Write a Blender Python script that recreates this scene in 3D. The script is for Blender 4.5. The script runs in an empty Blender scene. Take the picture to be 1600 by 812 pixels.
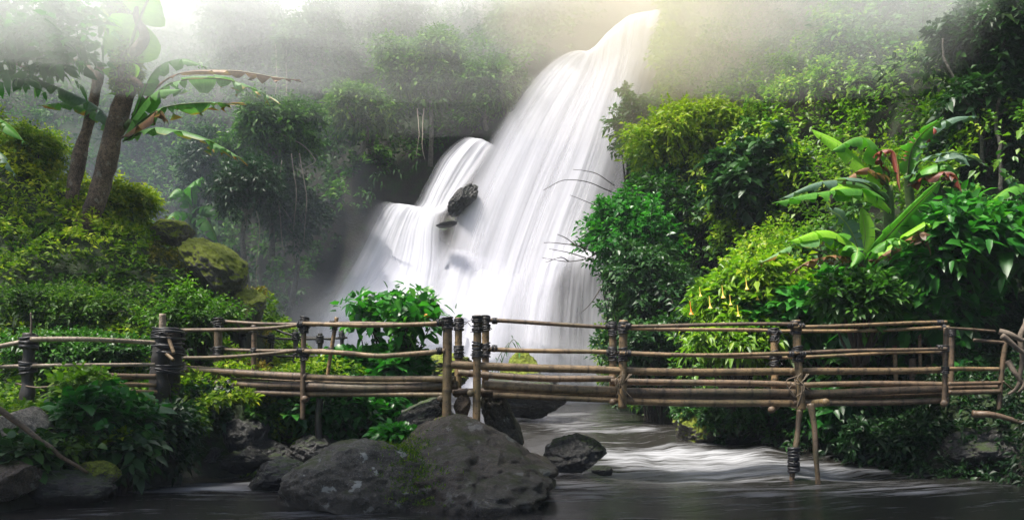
import bpy, bmesh, math, random
import numpy as np
from mathutils import Vector, Matrix

# ------------------------------------------------------------------ camera, world, sun, exposure
S = bpy.context.scene
COL = S.collection
EYE = 1.5
FPX = 1386.0                       # focal length in pixels of the 1600 wide photograph
HOR = 605.0                        # horizon row
cam_d = bpy.data.cameras.new('camera'); cam = bpy.data.objects.new('camera', cam_d); COL.objects.link(cam)
cam.location = (0, 0, EYE); cam.rotation_euler = (math.radians(90), 0, 0)
cam_d.sensor_width = 36; cam_d.lens = 36*FPX/1600; cam_d.shift_y = (HOR-406)/1600
cam_d.clip_end = 1500; cam_d.clip_start = 0.05
S.camera = cam
W = bpy.data.worlds.new('World'); S.world = W; W.use_nodes = True
SUN_EL, SUN_AZ = math.radians(66), math.radians(-125)     # azimuth from +Y towards +X
wn = W.node_tree.nodes; wl = W.node_tree.links
bg = wn['Background']; sky = wn.new('ShaderNodeTexSky'); sky.sky_type = 'NISHITA'; sky.sun_disc = False
sky.sun_elevation = SUN_EL; sky.sun_rotation = SUN_AZ; sky.dust_density = 3.0; sky.air_density = 1.0
wl.new(sky.outputs[0], bg.inputs[0]); bg.inputs[1].default_value = 0.10
sun_d = bpy.data.lights.new('sun', 'SUN'); sun = bpy.data.objects.new('sun', sun_d); COL.objects.link(sun)
sun_d.energy = 5.0; sun_d.angle = math.radians(12); sun_d.color = (1.0, 0.95, 0.86)
sdir = Vector((math.sin(SUN_AZ)*math.cos(SUN_EL), math.cos(SUN_AZ)*math.cos(SUN_EL), math.sin(SUN_EL)))
sun.rotation_euler = sdir.to_track_quat('Z', 'Y').to_euler(); sun.location = (0, 0, 50)
S.view_settings.view_transform = 'Standard'; S.view_settings.look = 'None'
S.view_settings.exposure = 1.36; S.view_settings.gamma = 1.0
S.render.engine = 'CYCLES'
S.cycles.use_denoising = True
S.cycles.max_bounces = 6; S.cycles.diffuse_bounces = 3; S.cycles.glossy_bounces = 2
S.cycles.transmission_bounces = 3; S.cycles.volume_bounces = 4; S.cycles.transparent_max_bounces = 16
S.cycles.sample_clamp_indirect = 4.0

rng = np.random.default_rng(7)
random.seed(7)

def at(px, py, Y):
    return np.array([(px-800)/FPX*Y, Y, EYE+(HOR-py)/FPX*Y])

# ------------------------------------------------------------------ noise
def _h(i, j, k, seed):
    n = (i.astype(np.int64)*374761393 + j.astype(np.int64)*668265263 + k.astype(np.int64)*2147483647 + seed*144665) & 0xffffffff
    n = ((n ^ (n >> 13))*1274126177) & 0xffffffff
    n = ((n ^ (n >> 16))*2246822519) & 0xffffffff
    return ((n ^ (n >> 15)) & 0xffffff)/float(0xffffff)
def vnoise(P, seed=0):
    P = np.asarray(P, float); I = np.floor(P).astype(np.int64); f = P-I; u = f*f*(3-2*f)
    r = 0
    for a in (0, 1):
        for b in (0, 1):
            for c in (0, 1):
                w = (u[:, 0] if a else 1-u[:, 0])*(u[:, 1] if b else 1-u[:, 1])*(u[:, 2] if c else 1-u[:, 2])
                r = r+w*_h(I[:, 0]+a, I[:, 1]+b, I[:, 2]+c, seed)
    return r
def fbm(P, oct=4, seed=0, gain=.5):
    P = np.asarray(P, float); a, t, r = 1, 0, 0
    for o in range(oct):
        r = r+a*vnoise(P*(2**o)+o*17.3, seed+o); t += a; a *= gain
    return r/t
def sstep(a, b, x):
    t = np.clip((x-a)/(b-a), 0, 1); return t*t*(3-2*t)
def nrm(v): return v/np.maximum(np.linalg.norm(v, axis=-1, keepdims=True), 1e-9)

# ------------------------------------------------------------------ object helpers
ORI = {}
def _org(parent):
    return np.array(ORI.get(parent.name, (0, 0, 0))) if parent is not None else np.zeros(3)
def mesh(name, V, F, mat, parent=None, smooth=False, tint=None, uv=None, origin=None):
    """one mesh object; V in world coordinates. F: list of index arrays (n,k) or a list of tuples"""
    V = np.asarray(V, float)
    o0 = _org(parent) if parent is not None else (np.array(origin) if origin is not None else np.zeros(3))
    me = bpy.data.meshes.new(name)
    if isinstance(F, np.ndarray): F = [F]
    if len(F) and isinstance(F[0], np.ndarray):
        nl = sum(f.size for f in F); npoly = sum(len(f) for f in F)
        me.vertices.add(len(V)); me.vertices.foreach_set('co', (V-o0).ravel())
        me.loops.add(nl); me.loops.foreach_set('vertex_index', np.concatenate([f.ravel() for f in F]).astype(np.int32))
        me.polygons.add(npoly)
        tot = np.concatenate([np.full(len(f), f.shape[1]) for f in F]); st = np.concatenate([[0], np.cumsum(tot)[:-1]])
        me.polygons.foreach_set('loop_start', st.astype(np.int32)); me.polygons.foreach_set('loop_total', tot.astype(np.int32))
    else:
        me.from_pydata([tuple(v) for v in (V-o0)], [], [tuple(f) for f in F])
    if tint is not None:
        a = me.attributes.new('tint', 'FLOAT', 'POINT'); a.data.foreach_set('value', np.asarray(tint, np.float32))
    if uv is not None:
        l = me.uv_layers.new(name='UVMap'); vi = np.empty(len(me.loops), np.int32); me.loops.foreach_get('vertex_index', vi)
        l.data.foreach_set('uv', np.asarray(uv, np.float32)[vi].ravel())
    me.update(calc_edges=True); me.validate()
    if smooth: me.polygons.foreach_set('use_smooth', np.ones(len(me.polygons), bool))
    me.materials.append(mat)
    o = bpy.data.objects.new(name, me); COL.objects.link(o)
    if parent is not None: o.parent = parent; ORI[o.name] = tuple(o0)
    else: o.location = o0; ORI[o.name] = tuple(o0)
    return o
def tag(o, label, cat, group=None):
    o['label'] = label; o['category'] = cat
    if group: o['group'] = group
    return o
def kind(o, k): o['kind'] = k; return o
def thing(name, loc, label, cat, group=None):
    o = bpy.data.objects.new(name, None); COL.objects.link(o); o.location = [float(c) for c in loc]; o.empty_display_size = .2
    ORI[o.name] = tuple(float(c) for c in loc)
    return tag(o, label, cat, group)

class MB:
    def __init__(s): s.V = []; s.F = []; s.T = []; s.U = []; s.n = 0
    def add(s, V, F, T=None, U=None):
        V = np.asarray(V, float); s.V.append(V)
        for f in (F if isinstance(F, list) else [F]): s.F.append(np.asarray(f)+s.n)
        s.T.append(np.zeros(len(V)) if T is None else np.broadcast_to(np.asarray(T, float), (len(V),)))
        s.U.append(np.zeros((len(V), 2)) if U is None else U); s.n += len(V)
    def build(s, name, mat, parent=None, smooth=True, origin=None):
        q = [f for f in s.F if f.shape[1] == 4]; t = [f for f in s.F if f.shape[1] == 3]
        F = ([np.concatenate(q)] if q else [])+([np.concatenate(t)] if t else [])
        return mesh(name, np.concatenate(s.V), F, mat, parent, smooth, np.concatenate(s.T), np.concatenate(s.U), origin)

def spline(P, n):
    P = np.asarray(P, float)
    if len(P) == 2: t = np.linspace(0, 1, n)[:, None]; return P[0]*(1-t)+P[1]*t
    Q = np.vstack([2*P[0]-P[1], P, 2*P[-1]-P[-2]]); t = np.linspace(0, len(P)-1-1e-6, n); i = t.astype(int); f = (t-i)[:, None]
    a, b, c, d = Q[i], Q[i+1], Q[i+2], Q[i+3]
    return .5*(2*b+(c-a)*f+(2*a-5*b+4*c-d)*f*f+(3*b-a-3*c+d)*f**3)
def frames(C):
    T = nrm(np.gradient(C, axis=0)); ref = np.array([0, 0, 1.]) if abs(T[0, 2]) < .9 else np.array([1., 0, 0])
    N = np.zeros_like(T); n = nrm(np.cross(np.cross(T[0], ref), T[0]))
    for i in range(len(T)):
        n = nrm(n-T[i]*np.dot(n, T[i])); N[i] = n
    return T, N, np.cross(T, N)
def tube(mb, C, R, sides=8, cap=True, lump=0, seed=0, tint=0):
    C = np.asarray(C, float); n = len(C); R = np.broadcast_to(np.asarray(R, float), (n,))
    T, N, B = frames(C); a = np.linspace(0, 2*np.pi, sides, endpoint=False)
    D = np.cos(a)[None, :, None]*N[:, None]+np.sin(a)[None, :, None]*B[:, None]
    V = C[:, None]+D*R[:, None, None]
    if lump:
        k = fbm((V.reshape(-1, 3))*lump[1]+seed, 3, seed).reshape(n, sides)-.5
        V = V+D*(k*lump[0]*2*R[:, None])[:, :, None]
    V = V.reshape(-1, 3); i = np.arange(n-1)[:, None]*sides; j = np.arange(sides)[None]; j2 = (j+1) % sides
    F = np.stack([i+j, i+j2, i+sides+j2, i+sides+j], -1).reshape(-1, 4); Fs = [F]
    if cap:
        V = np.vstack([V, C[0], C[-1]]); k = np.arange(sides); k2 = (k+1) % sides
        Fs.append(np.stack([np.full(sides, n*sides), k2, k], -1)); Fs.append(np.stack([np.full(sides, n*sides+1), (n-1)*sides+k, (n-1)*sides+k2], -1))
    L = np.concatenate([[0], np.cumsum(np.linalg.norm(np.diff(C, axis=0), axis=1))])
    U = np.stack([np.tile(a/(2*np.pi), n), np.repeat(L, sides)], -1)
    if cap: U = np.vstack([U, [0, 0], [0, L[-1]]])
    mb.add(V, Fs, tint, U)

# ------------------------------------------------------------------ materials
def mat(name):
    m = bpy.data.materials.new(name); m.use_nodes = True; nt = m.node_tree
    return m, nt.nodes, nt.links, nt.nodes['Principled BSDF']
def ramp(n, stops):
    r = n.new('ShaderNodeValToRGB'); e = r.color_ramp.elements
    e[0].position, e[0].color = stops[0][0], (*stops[0][1], 1); e[1].position, e[1].color = stops[-1][0], (*stops[-1][1], 1)
    for p, c in stops[1:-1]: x = e.new(p); x.color = (*c, 1)
    return r
def noise(n, l, scale, detail=4, vec=None, rough=.55, stretch=None, coord='Object'):
    t = n.new('ShaderNodeTexNoise'); t.inputs['Scale'].default_value = scale; t.inputs['Detail'].default_value = detail; t.inputs['Roughness'].default_value = rough
    if vec is None:
        c = n.new('ShaderNodeTexCoord'); vec = c.outputs[coord]
    if stretch:
        mp = n.new('ShaderNodeMapping'); mp.inputs['Scale'].default_value = stretch; l.new(vec, mp.inputs[0]); vec = mp.outputs[0]
    l.new(vec, t.inputs['Vector']); return t
def mixc(n, l, fac, a, b, mode='MIX'):
    m = n.new('ShaderNodeMix'); m.data_type = 'RGBA'; m.blend_type = mode
    for s, v in ((0, fac), (6, a), (7, b)):
        if isinstance(v, bpy.types.NodeSocket): l.new(v, m.inputs[s])
        elif s == 0: m.inputs[0].default_value = v
        else: m.inputs[s].default_value = (*v, 1)
    return m.outputs[2]
def math_(n, l, op, a, b=None, clamp=False):
    m = n.new('ShaderNodeMath'); m.operation = op; m.use_clamp = clamp
    for s, v in ((0, a), (1, b)):
        if v is None: continue
        if isinstance(v, bpy.types.NodeSocket): l.new(v, m.inputs[s])
        else: m.inputs[s].default_value = v
    return m.outputs[0]
def maprange(n, l, v, a, b, c=0, d=1):
    m = n.new('ShaderNodeMapRange'); l.new(v, m.inputs[0])
    for i, x in enumerate((a, b, c, d)): m.inputs[i+1].default_value = x
    return m.outputs[0]
def bump(n, l, p, h, strength=.5, dist=.02):
    b = n.new('ShaderNodeBump'); b.inputs['Strength'].default_value = strength; b.inputs['Distance'].default_value = dist
    l.new(h, b.inputs['Height']); l.new(b.outputs[0], p.inputs['Normal'])

def leaf_mat(name, stops, trans=.35, rough=.42, gloss=.35):
    m, n, l, p = mat(name); out = n['Material Output']
    a = n.new('ShaderNodeAttribute'); a.attribute_name = 'tint'
    g = n.new('ShaderNodeNewGeometry')
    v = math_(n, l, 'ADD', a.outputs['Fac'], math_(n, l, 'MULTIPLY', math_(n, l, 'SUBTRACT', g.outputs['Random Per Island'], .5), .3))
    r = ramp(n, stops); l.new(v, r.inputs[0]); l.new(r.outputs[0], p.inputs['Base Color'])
    p.inputs['Roughness'].default_value = rough; p.inputs['Specular IOR Level'].default_value = gloss
    t = n.new('ShaderNodeBsdfTranslucent'); l.new(mixc(n, l, .55, r.outputs[0], (.45, .75, .05), 'OVERLAY'), t.inputs[0])
    x = n.new('ShaderNodeMixShader'); x.inputs[0].default_value = trans; l.new(p.outputs[0], x.inputs[1]); l.new(t.outputs[0], x.inputs[2]); l.new(x.outputs[0], out.inputs[0])
    return m
M = {}
M['leaf_mid'] = leaf_mat('mid green leaves', [(0, (.008, .028, .006)), (.35, (.02, .075, .010)), (.7, (.055, .15, .014)), (1, (.15, .26, .02))])
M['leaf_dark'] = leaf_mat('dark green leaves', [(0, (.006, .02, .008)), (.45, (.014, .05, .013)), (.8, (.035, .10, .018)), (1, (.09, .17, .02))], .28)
M['leaf_lime'] = leaf_mat('lime green leaves', [(0, (.015, .045, .006)), (.35, (.05, .13, .010)), (.7, (.14, .25, .014)), (1, (.30, .36, .02))], .42)
M['leaf_fresh'] = leaf_mat('fresh green leaves', [(0, (.006, .04, .008)), (.4, (.015, .10, .012)), (.75, (.04, .19, .02)), (1, (.12, .30, .03))], .42, .35, .45)
M['leaf_far'] = leaf_mat('hazy hillside leaves', [(0, (.010, .032, .008)), (.4, (.028, .085, .012)), (.75, (.08, .18, .018)), (1, (.20, .30, .025))], .32, .55, .25)
M['moss_leaf'] = leaf_mat('moss and herbs', [(0, (.008, .026, .004)), (.35, (.040, .10, .007)), (.7, (.16, .24, .010)), (1, (.36, .38, .018))], .35, .6, .2)
M['russet_leaf'] = leaf_mat('russet herbs', [(0, (.02, .025, .005)), (.4, (.06, .07, .010)), (.7, (.15, .13, .015)), (1, (.28, .16, .03))], .3, .6, .2)

def banana_mat(name, cols, edge, back):
    m, n, l, p = mat(name); out = n['Material Output']
    uvn = n.new('ShaderNodeUVMap'); uvn.uv_map = 'UVMap'; sp = n.new('ShaderNodeSeparateXYZ'); l.new(uvn.outputs[0], sp.inputs[0])
    no = noise(n, l, 2.2, 5); veins = noise(n, l, 1.0, 3, uvn.outputs[0], stretch=(2, 90, 1))
    c = mixc(n, l, maprange(n, l, no.outputs[0], .35, .65), cols[0], cols[1])
    c = mixc(n, l, maprange(n, l, veins.outputs[0], .35, .7, 0, .55), c, cols[2])
    au = math_(n, l, 'ABSOLUTE', sp.outputs[0])
    e = math_(n, l, 'ADD', au, math_(n, l, 'MULTIPLY', math_(n, l, 'SUBTRACT', no.outputs[0], .5), 1.3))
    tipf = math_(n, l, 'MULTIPLY', sp.outputs[1], .35)
    e = math_(n, l, 'ADD', e, tipf)
    c = mixc(n, l, maprange(n, l, e, edge[0], edge[1]), c, back)
    rib = maprange(n, l, au, .03, .07, 1, 0)
    c = mixc(n, l, rib, c, (.22, .30, .06))
    l.new(c, p.inputs['Base Color']); p.inputs['Roughness'].default_value = .46; p.inputs['Specular IOR Level'].default_value = .38
    bump(n, l, p, veins.outputs[0], .35, .01)
    t = n.new('ShaderNodeBsdfTranslucent'); l.new(mixc(n, l, .5, c, (.5, .8, .06), 'OVERLAY'), t.inputs[0])
    x = n.new('ShaderNodeMixShader'); x.inputs[0].default_value = .4; l.new(p.outputs[0], x.inputs[1]); l.new(t.outputs[0], x.inputs[2]); l.new(x.outputs[0], out.inputs[0])
    return m
M['banana'] = banana_mat('banana leaf', [(.035, .15, .015), (.07, .24, .02), (.12, .30, .03)], (1.4, 1.7), (.22, .12, .03))
M['banana_bright'] = banana_mat('bright banana leaf', [(.14, .36, .015), (.20, .44, .02), (.30, .52, .04)], (1.5, 1.8), (.25, .15, .03))
M['banana_worn'] = banana_mat('worn banana leaf', [(.06, .18, .04), (.10, .24, .06), (.18, .32, .13)], (1.0, 1.3), (.32, .15, .02))
M['banana_dry'] = banana_mat('dry brown banana leaf', [(.22, .11, .045), (.12, .05, .025), (.33, .20, .10)], (.8, 1.2), (.08, .04, .02))
M['banana_red'] = banana_mat('red brown banana leaf', [(.20, .03, .02), (.10, .02, .015), (.28, .07, .03)], (.9, 1.2), (.06, .03, .02))
M['banana_grey'] = banana_mat('grey green banana leaf', [(.06, .13, .08), (.11, .19, .13), (.18, .26, .20)], (1.3, 1.6), (.25, .2, .12))

def bamboo_mat(name, ca, cb, dark):
    m, n, l, p = mat(name); uvn = n.new('ShaderNodeUVMap'); uvn.uv_map = 'UVMap'
    st = noise(n, l, 3, 6, uvn.outputs[0], stretch=(9, 1.2, 1)); big = noise(n, l, 2.3, 5, rough=.65); sp = noise(n, l, 28, 3)
    c = mixc(n, l, maprange(n, l, st.outputs[0], .3, .7), ca, cb)
    c = mixc(n, l, maprange(n, l, big.outputs[0], .45, .68, 0, .85), c, dark)
    c = mixc(n, l, maprange(n, l, sp.outputs[0], .54, .68, 0, .85), c, tuple(x*.5 for x in dark))
    al = noise(n, l, 1.3, 4); c = mixc(n, l, maprange(n, l, al.outputs[0], .52, .70, 0, .45), c, (.05, .06, .02))
    nd = n.new('ShaderNodeAttribute'); nd.attribute_name = 'tint'; c = mixc(n, l, math_(n, l, 'MULTIPLY', nd.outputs['Fac'], .75), c, tuple(x*.4 for x in dark))
    l.new(c, p.inputs['Base Color']); l.new(maprange(n, l, big.outputs[0], .3, .7, .38, .75), p.inputs['Roughness'])
    bump(n, l, p, st.outputs[0], .5, .006); return m
M['bamboo'] = bamboo_mat('weathered bamboo', (.15, .092, .043), (.26, .175, .085), (.065, .045, .028))
M['bamboo_old'] = bamboo_mat('dark wet bamboo', (.085, .055, .034), (.16, .105, .06), (.03, .022, .016))
M['bamboo_pale'] = bamboo_mat('pale bleached bamboo', (.26, .20, .145), (.36, .29, .21), (.12, .085, .055))
M['char'] = bamboo_mat('blackened wood', (.02, .016, .013), (.035, .028, .022), (.010, .009, .008))
def simple(name, c, rough=.7, sc=20, var=.5, b=.4):
    m, n, l, p = mat(name); no = noise(n, l, sc, 5); l.new(mixc(n, l, maprange(n, l, no.outputs[0], .3, .7), tuple(x*(1-var) for x in c), tuple(x*(1+var*.6) for x in c)), p.inputs['Base Color'])
    p.inputs['Roughness'].default_value = rough; bump(n, l, p, no.outputs[0], b, .01); return m
M['lash'] = simple('black rubber lashing', (.014, .013, .015), .5, 60, .5)
M['rope'] = simple('frayed rope', (.12, .09, .06), .8, 80, .5)
M['twig'] = simple('bare twig', (.13, .10, .075), .8, 30, .4)
M['twig_pale'] = simple('pale vine stem', (.20, .17, .135), .8, 30, .4)
M['stem'] = simple('green plant stem', (.06, .10, .025), .6, 20, .4)
M['stem_dark'] = simple('dark woody stem', (.035, .028, .02), .8, 20, .4)
M['flower'] = simple('yellow trumpet flower', (.80, .55, .10), .5, 9, .25)
M['flower_orange'] = simple('orange bloom', (.75, .22, .02), .5, 9, .25)

def rock_mat(name, a, b, moss, moss_amt, lichen=.0, rough=.55, wet=None):
    m, n, l, p = mat(name); g = n.new('ShaderNodeNewGeometry'); s = n.new('ShaderNodeSeparateXYZ'); l.new(g.outputs['Normal'], s.inputs[0])
    pos = g.outputs['Position']
    n1 = noise(n, l, 1.7, 8, pos, .68); n2 = noise(n, l, 14, 6, pos, .7); vo = n.new('ShaderNodeTexVoronoi'); vo.inputs['Scale'].default_value = 5; l.new(pos, vo.inputs['Vector'])
    c = mixc(n, l, maprange(n, l, n1.outputs[0], .35, .65), a, b)
    n4 = noise(n, l, 55, 5, pos, .75)
    c = mixc(n, l, maprange(n, l, n2.outputs[0], .42, .60, .0, .75), c, tuple(x*.3 for x in a))
    c = mixc(n, l, maprange(n, l, n4.outputs[0], .50, .66, 0, .6 if b[0] > .06 else .2), c, tuple(min(1, x*1.9) for x in b))
    c = mixc(n, l, maprange(n, l, n4.outputs[0], .48, .36, 0, .7), c, tuple(x*.3 for x in a))
    if lichen:
        lv = n.new('ShaderNodeTexVoronoi'); lv.inputs['Scale'].default_value = 3.1; lv.inputs['Randomness'].default_value = 1
        nz = noise(n, l, 9, 4, pos); mx = n.new('ShaderNodeVectorMath'); mx.operation = 'ADD'; sc = n.new('ShaderNodeVectorMath'); sc.operation = 'SCALE'; sc.inputs['Scale'].default_value = .35
        l.new(nz.outputs['Color'], sc.inputs[0]); l.new(pos, mx.inputs[0]); l.new(sc.outputs[0], mx.inputs[1]); l.new(mx.outputs[0], lv.inputs['Vector'])
        f = maprange(n, l, lv.outputs['Distance'], .19, .25, lichen, 0)
        c = mixc(n, l, f, c, (.36, .36, .32))
        f2 = maprange(n, l, noise(n, l, 40, 4, pos).outputs[0], .6, .68, 0, lichen*.8); c = mixc(n, l, f2, c, (.22, .22, .2))
    n3 = noise(n, l, 2.6, 7, pos, .7)
    f = math_(n, l, 'ADD', math_(n, l, 'MULTIPLY', s.outputs[2], .55), n3.outputs[0])
    f = maprange(n, l, f, 1.12-moss_amt, 1.26-moss_amt)
    mc = mixc(n, l, maprange(n, l, n2.outputs[0], .35, .65), tuple(x*.4 for x in moss), moss)
    c = mixc(n, l, f, c, mc); l.new(c, p.inputs['Base Color'])
    sp_ = n.new('ShaderNodeSeparateXYZ'); l.new(pos, sp_.inputs[0])
    wz = math_(n, l, 'ADD', sp_.outputs[2], math_(n, l, 'MULTIPLY', math_(n, l, 'SUBTRACT', n1.outputs[0], .5), .5)); wt = maprange(n, l, wz, .10, .32, 1, 0)
    c = mixc(n, l, math_(n, l, 'MULTIPLY', wt, .62), c, tuple(x*.25 for x in a)); l.new(c, p.inputs['Base Color'])
    l.new(math_(n, l, 'SUBTRACT', maprange(n, l, f, 0, 1, rough, .9), math_(n, l, 'MULTIPLY', wt, .3)), p.inputs['Roughness'])
    h = math_(n, l, 'ADD', math_(n, l, 'MULTIPLY', n1.outputs[0], 1.2), math_(n, l, 'ADD', math_(n, l, 'MULTIPLY', n2.outputs[0], .6), math_(n, l, 'MULTIPLY', n4.outputs[0], .22))); bump(n, l, p, h, 1.0, .07)
    return m
M['rock'] = rock_mat('grey river rock', (.056, .047, .035), (.105, .088, .065), (.07, .085, .015), .16, .8)
M['rock_brown'] = rock_mat('brown river rock', (.038, .027, .017), (.080, .057, .035), (.06, .065, .015), .16, .3)
M['rock_wet'] = rock_mat('wet black rock', (.02, .02, .02), (.05, .047, .043), (.035, .06, .010), .22, 0, .3)
M['rock_mossy'] = rock_mat('mossy rock', (.06, .052, .042), (.11, .10, .085), (.17, .21, .012), .72, .1)
M['earth'] = rock_mat('muddy earth', (.10, .072, .045), (.18, .13, .085), (.07, .08, .015), .05, 0, .8)
M['pale_stone'] = rock_mat('pale stone', (.20, .175, .14), (.28, .25, .20), (.05, .06, .015), .05, .2, .7)
M['cliff'] = rock_mat('dark cliff rock', (.03, .028, .027), (.075, .068, .06), (.03, .055, .010), .30, 0, .6)
M['ground'] = rock_mat('dark forest earth', (.016, .013, .009), (.03, .024, .015), (.02, .045, .006), .45, 0, .85)
M['bark'] = rock_mat('mossy bark', (.035, .022, .014), (.19, .13, .09), (.10, .13, .012), .04, .25, .8)
M['bark_thin'] = rock_mat('grey tree bark', (.09, .08, .065), (.2, .18, .15), (.06, .09, .02), .02, .1, .8)

# water of the stream: dark, glossy, foam where the rapids beat it white (attribute tint = foam)
m, n, l, p = mat('stream water'); M['water'] = m
a = n.new('ShaderNodeAttribute'); a.attribute_name = 'tint'
uvn = n.new('ShaderNodeUVMap'); uvn.uv_map = 'UVMap'
st = noise(n, l, 1.0, 5, uvn.outputs[0], .6, stretch=(3.4, .5, 1)); st2 = noise(n, l, 1.0, 4, uvn.outputs[0], .6, stretch=(15, 1.3, 1))
f = math_(n, l, 'ADD', math_(n, l, 'MULTIPLY', st.outputs[0], .55), math_(n, l, 'MULTIPLY', st2.outputs[0], .45))
f = math_(n, l, 'ADD', math_(n, l, 'MULTIPLY', f, 1.9), -.45)
f = maprange(n, l, math_(n, l, 'ADD', math_(n, l, 'MULTIPLY', a.outputs['Fac'], .52), f), .74, 1.14, 0, .62)
l.new(mixc(n, l, f, (.018, .017, .015), (.36, .37, .40)), p.inputs['Base Color'])
l.new(maprange(n, l, f, 0, .5, .22, .7), p.inputs['Roughness']); p.inputs['IOR'].default_value = 1.33
bump(n, l, p, math_(n, l, 'ADD', st.outputs[0], math_(n, l, 'MULTIPLY', st2.outputs[0], .4)), .25, .08)

def fall_mat(name, lo, hi, seedoff, tone=(.82, .82, .89)):
    m, n, l, p = mat(name); out = n['Material Output']
    uvn = n.new('ShaderNodeUVMap'); uvn.uv_map = 'UVMap'; sp = n.new('ShaderNodeSeparateXYZ'); l.new(uvn.outputs[0], sp.inputs[0])
    mp = n.new('ShaderNodeMapping'); mp.inputs['Location'].default_value = (seedoff, seedoff*.7, 0); l.new(uvn.outputs[0], mp.inputs[0])
    s1 = noise(n, l, 1, 3, mp.outputs[0], .5, stretch=(7, .55, 1)); s2 = noise(n, l, 1, 4, mp.outputs[0], .6, stretch=(34, .8, 1))
    s3 = noise(n, l, 1, 3, mp.outputs[0], .6, stretch=(110, 1.5, 1))
    f = math_(n, l, 'ADD', math_(n, l, 'MULTIPLY', s1.outputs[0], .66), math_(n, l, 'ADD', math_(n, l, 'MULTIPLY', s2.outputs[0], .27), math_(n, l, 'MULTIPLY', s3.outputs[0], .07)))
    a = n.new('ShaderNodeAttribute'); a.attribute_name = 'tint'
    al = maprange(n, l, f, .30, .62, lo, hi)
    al = math_(n, l, 'MULTIPLY', al, a.outputs['Fac'], True)
    d = n.new('ShaderNodeBsdfDiffuse'); d.inputs[0].default_value = (*tone, 1); t = n.new('ShaderNodeBsdfTranslucent'); t.inputs[0].default_value = (*tone, 1)
    x = n.new('ShaderNodeMixShader'); x.inputs[0].default_value = .45; l.new(d.outputs[0], x.inputs[1]); l.new(t.outputs[0], x.inputs[2])
    tr = n.new('ShaderNodeBsdfTransparent'); y = n.new('ShaderNodeMixShader'); l.new(al, y.inputs[0]); l.new(tr.outputs[0], y.inputs[1]); l.new(x.outputs[0], y.inputs[2])
    l.new(y.outputs[0], out.inputs[0]); return m
M['fall'] = fall_mat('falling water', .62, 1.0, 0)
M['fall_thin'] = fall_mat('thin veil of water', .08, .6, 3.7)
M['fall_veil'] = fall_mat('ledge water', .25, .95, 5.3)
M['fall_soft'] = fall_mat('soft spreading water', .75, 1.0, 8.1)

def vol(name, color, dens, aniso=0.0):
    m = bpy.data.materials.new(name); m.use_nodes = True; n = m.node_tree.nodes; l = m.node_tree.links; n.clear()
    o = n.new('ShaderNodeOutputMaterial'); v = n.new('ShaderNodeVolumePrincipled'); v.inputs['Color'].default_value = (*color, 1)
    v.inputs['Density'].default_value = dens; v.inputs['Anisotropy'].default_value = aniso; l.new(v.outputs[0], o.inputs['Volume']); return m

# ------------------------------------------------------------------ terrain
def XL(Y): return np.interp(Y, [-60, 4, 10, 11.5, 13, 14.6, 15.4, 16.4, 18, 22, 25, 28, 31, 34, 60], [-12, -9, -7, -5.9, -5.6, -5.3, -4.2, -2.0, -1.25, -1.7, -3.6, -6.4, -7.5, -7.6, -7.6])
def XR(Y): return np.interp(Y, [-60, 4, 10, 14, 16, 18, 20, 24, 28, 30, 34, 60], [12, 10, 8.6, 7.4, 6.1, 5.0, 4.5, 4.0, 4.0, 4.2, 5.0, 5.0])
def WZ(Y): return np.interp(Y, [-60, 12, 14.5, 16, 17.2, 18.5, 22, 27, 31, 60], [0, 0, .03, .12, .34, .52, .72, .92, 1.0, 1.0])
def H(x, y):
    x = np.asarray(x, float); y = np.asarray(y, float)
    P = np.stack([x*.35, y*.35, np.zeros_like(x)], -1)
    nz = fbm(P, 4, 3)-.5; nz2 = fbm(P*4, 3, 9)-.5
    w = WZ(y); xl = XL(y)+nz2*.5; xr = XR(y)+nz2*.5
    z = w-.55
    # left bank and mound
    d = xl-x; bank = w-.55+(.72+.73*sstep(13.2, 15.5, y)-w+.55)*sstep(-.15, 1.3, d)+nz2*.25
    mprof = np.interp(x, [-60, -20, -14, -11.5, -9.7, -8.4, -7.2, -6.5, -6.0, -5.6, -5.1], [12, 8.8, 7.1, 6.2, 5.6, 4.8, 4.2, 3.4, 2.5, 1.7, 1.2])
    f = sstep(14.6, 20.2, y)*(1-.8*sstep(21.5, 27, y)); mb_ = .65+.55*sstep(13.2, 15, y); mound = np.where(x < -4.6, mb_+(mprof-mb_)*f+nz*1.0*f, 0)
    left = np.maximum(bank, mound)
    z = np.where(d > -.2, np.maximum(z, left), z)
    # right bank and hillside
    d = x-xr; s = np.interp(y, [0, 13, 17, 20, 24, 28, 31, 40], [.4, .42, .6, 1.2, 2.1, 4.5, 6.0, 6.0])
    rr = w-.55+(1.15)*sstep(-.2, .9, d)+s*np.maximum(0, d-.4)+nz*1.3*sstep(.5, 3, d)
    rr = np.where(rr > 20, 20+(rr-20)*.12, rr)
    z = np.where(d > -.25, np.maximum(z, rr), z)
    # wall at the head of the gorge
    yw = np.interp(x, [-80, -30, -17, -12, -9, -7, -3, -1, 1, 3, 8, 20, 80], [50, 42, 41, 38.6, 36.6, 35.4, 35.2, 34.4, 34.2, 34.6, 37, 42, 60])+nz*2.5
    hw = np.interp(x, [-80, -17, -8, -3, 0, 3, 6, 80], [16, 15, 10.5, 10.2, 12.5, 15.0, 16, 16])
    t = y-yw; wall = 1.0+hw*np.clip(sstep(-.6, 3.2, t)*.75+np.clip(t/4.5, 0, 1)*.25, 0, 1)+np.maximum(0, t-3)*1.15+nz2*.8+nz*2.0*sstep(2, 5, t)
    wall = np.where(wall > 28, 28+(wall-28)*.1, wall)
    z = np.where(t > -.6, np.maximum(z, wall), z)
    # rest of the valley closes round the camera
    out = np.maximum(np.abs(x)-28, 0)*.35+np.maximum(-y-6, 0)*.25; z = z+np.minimum(out, 8)
    return z
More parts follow.
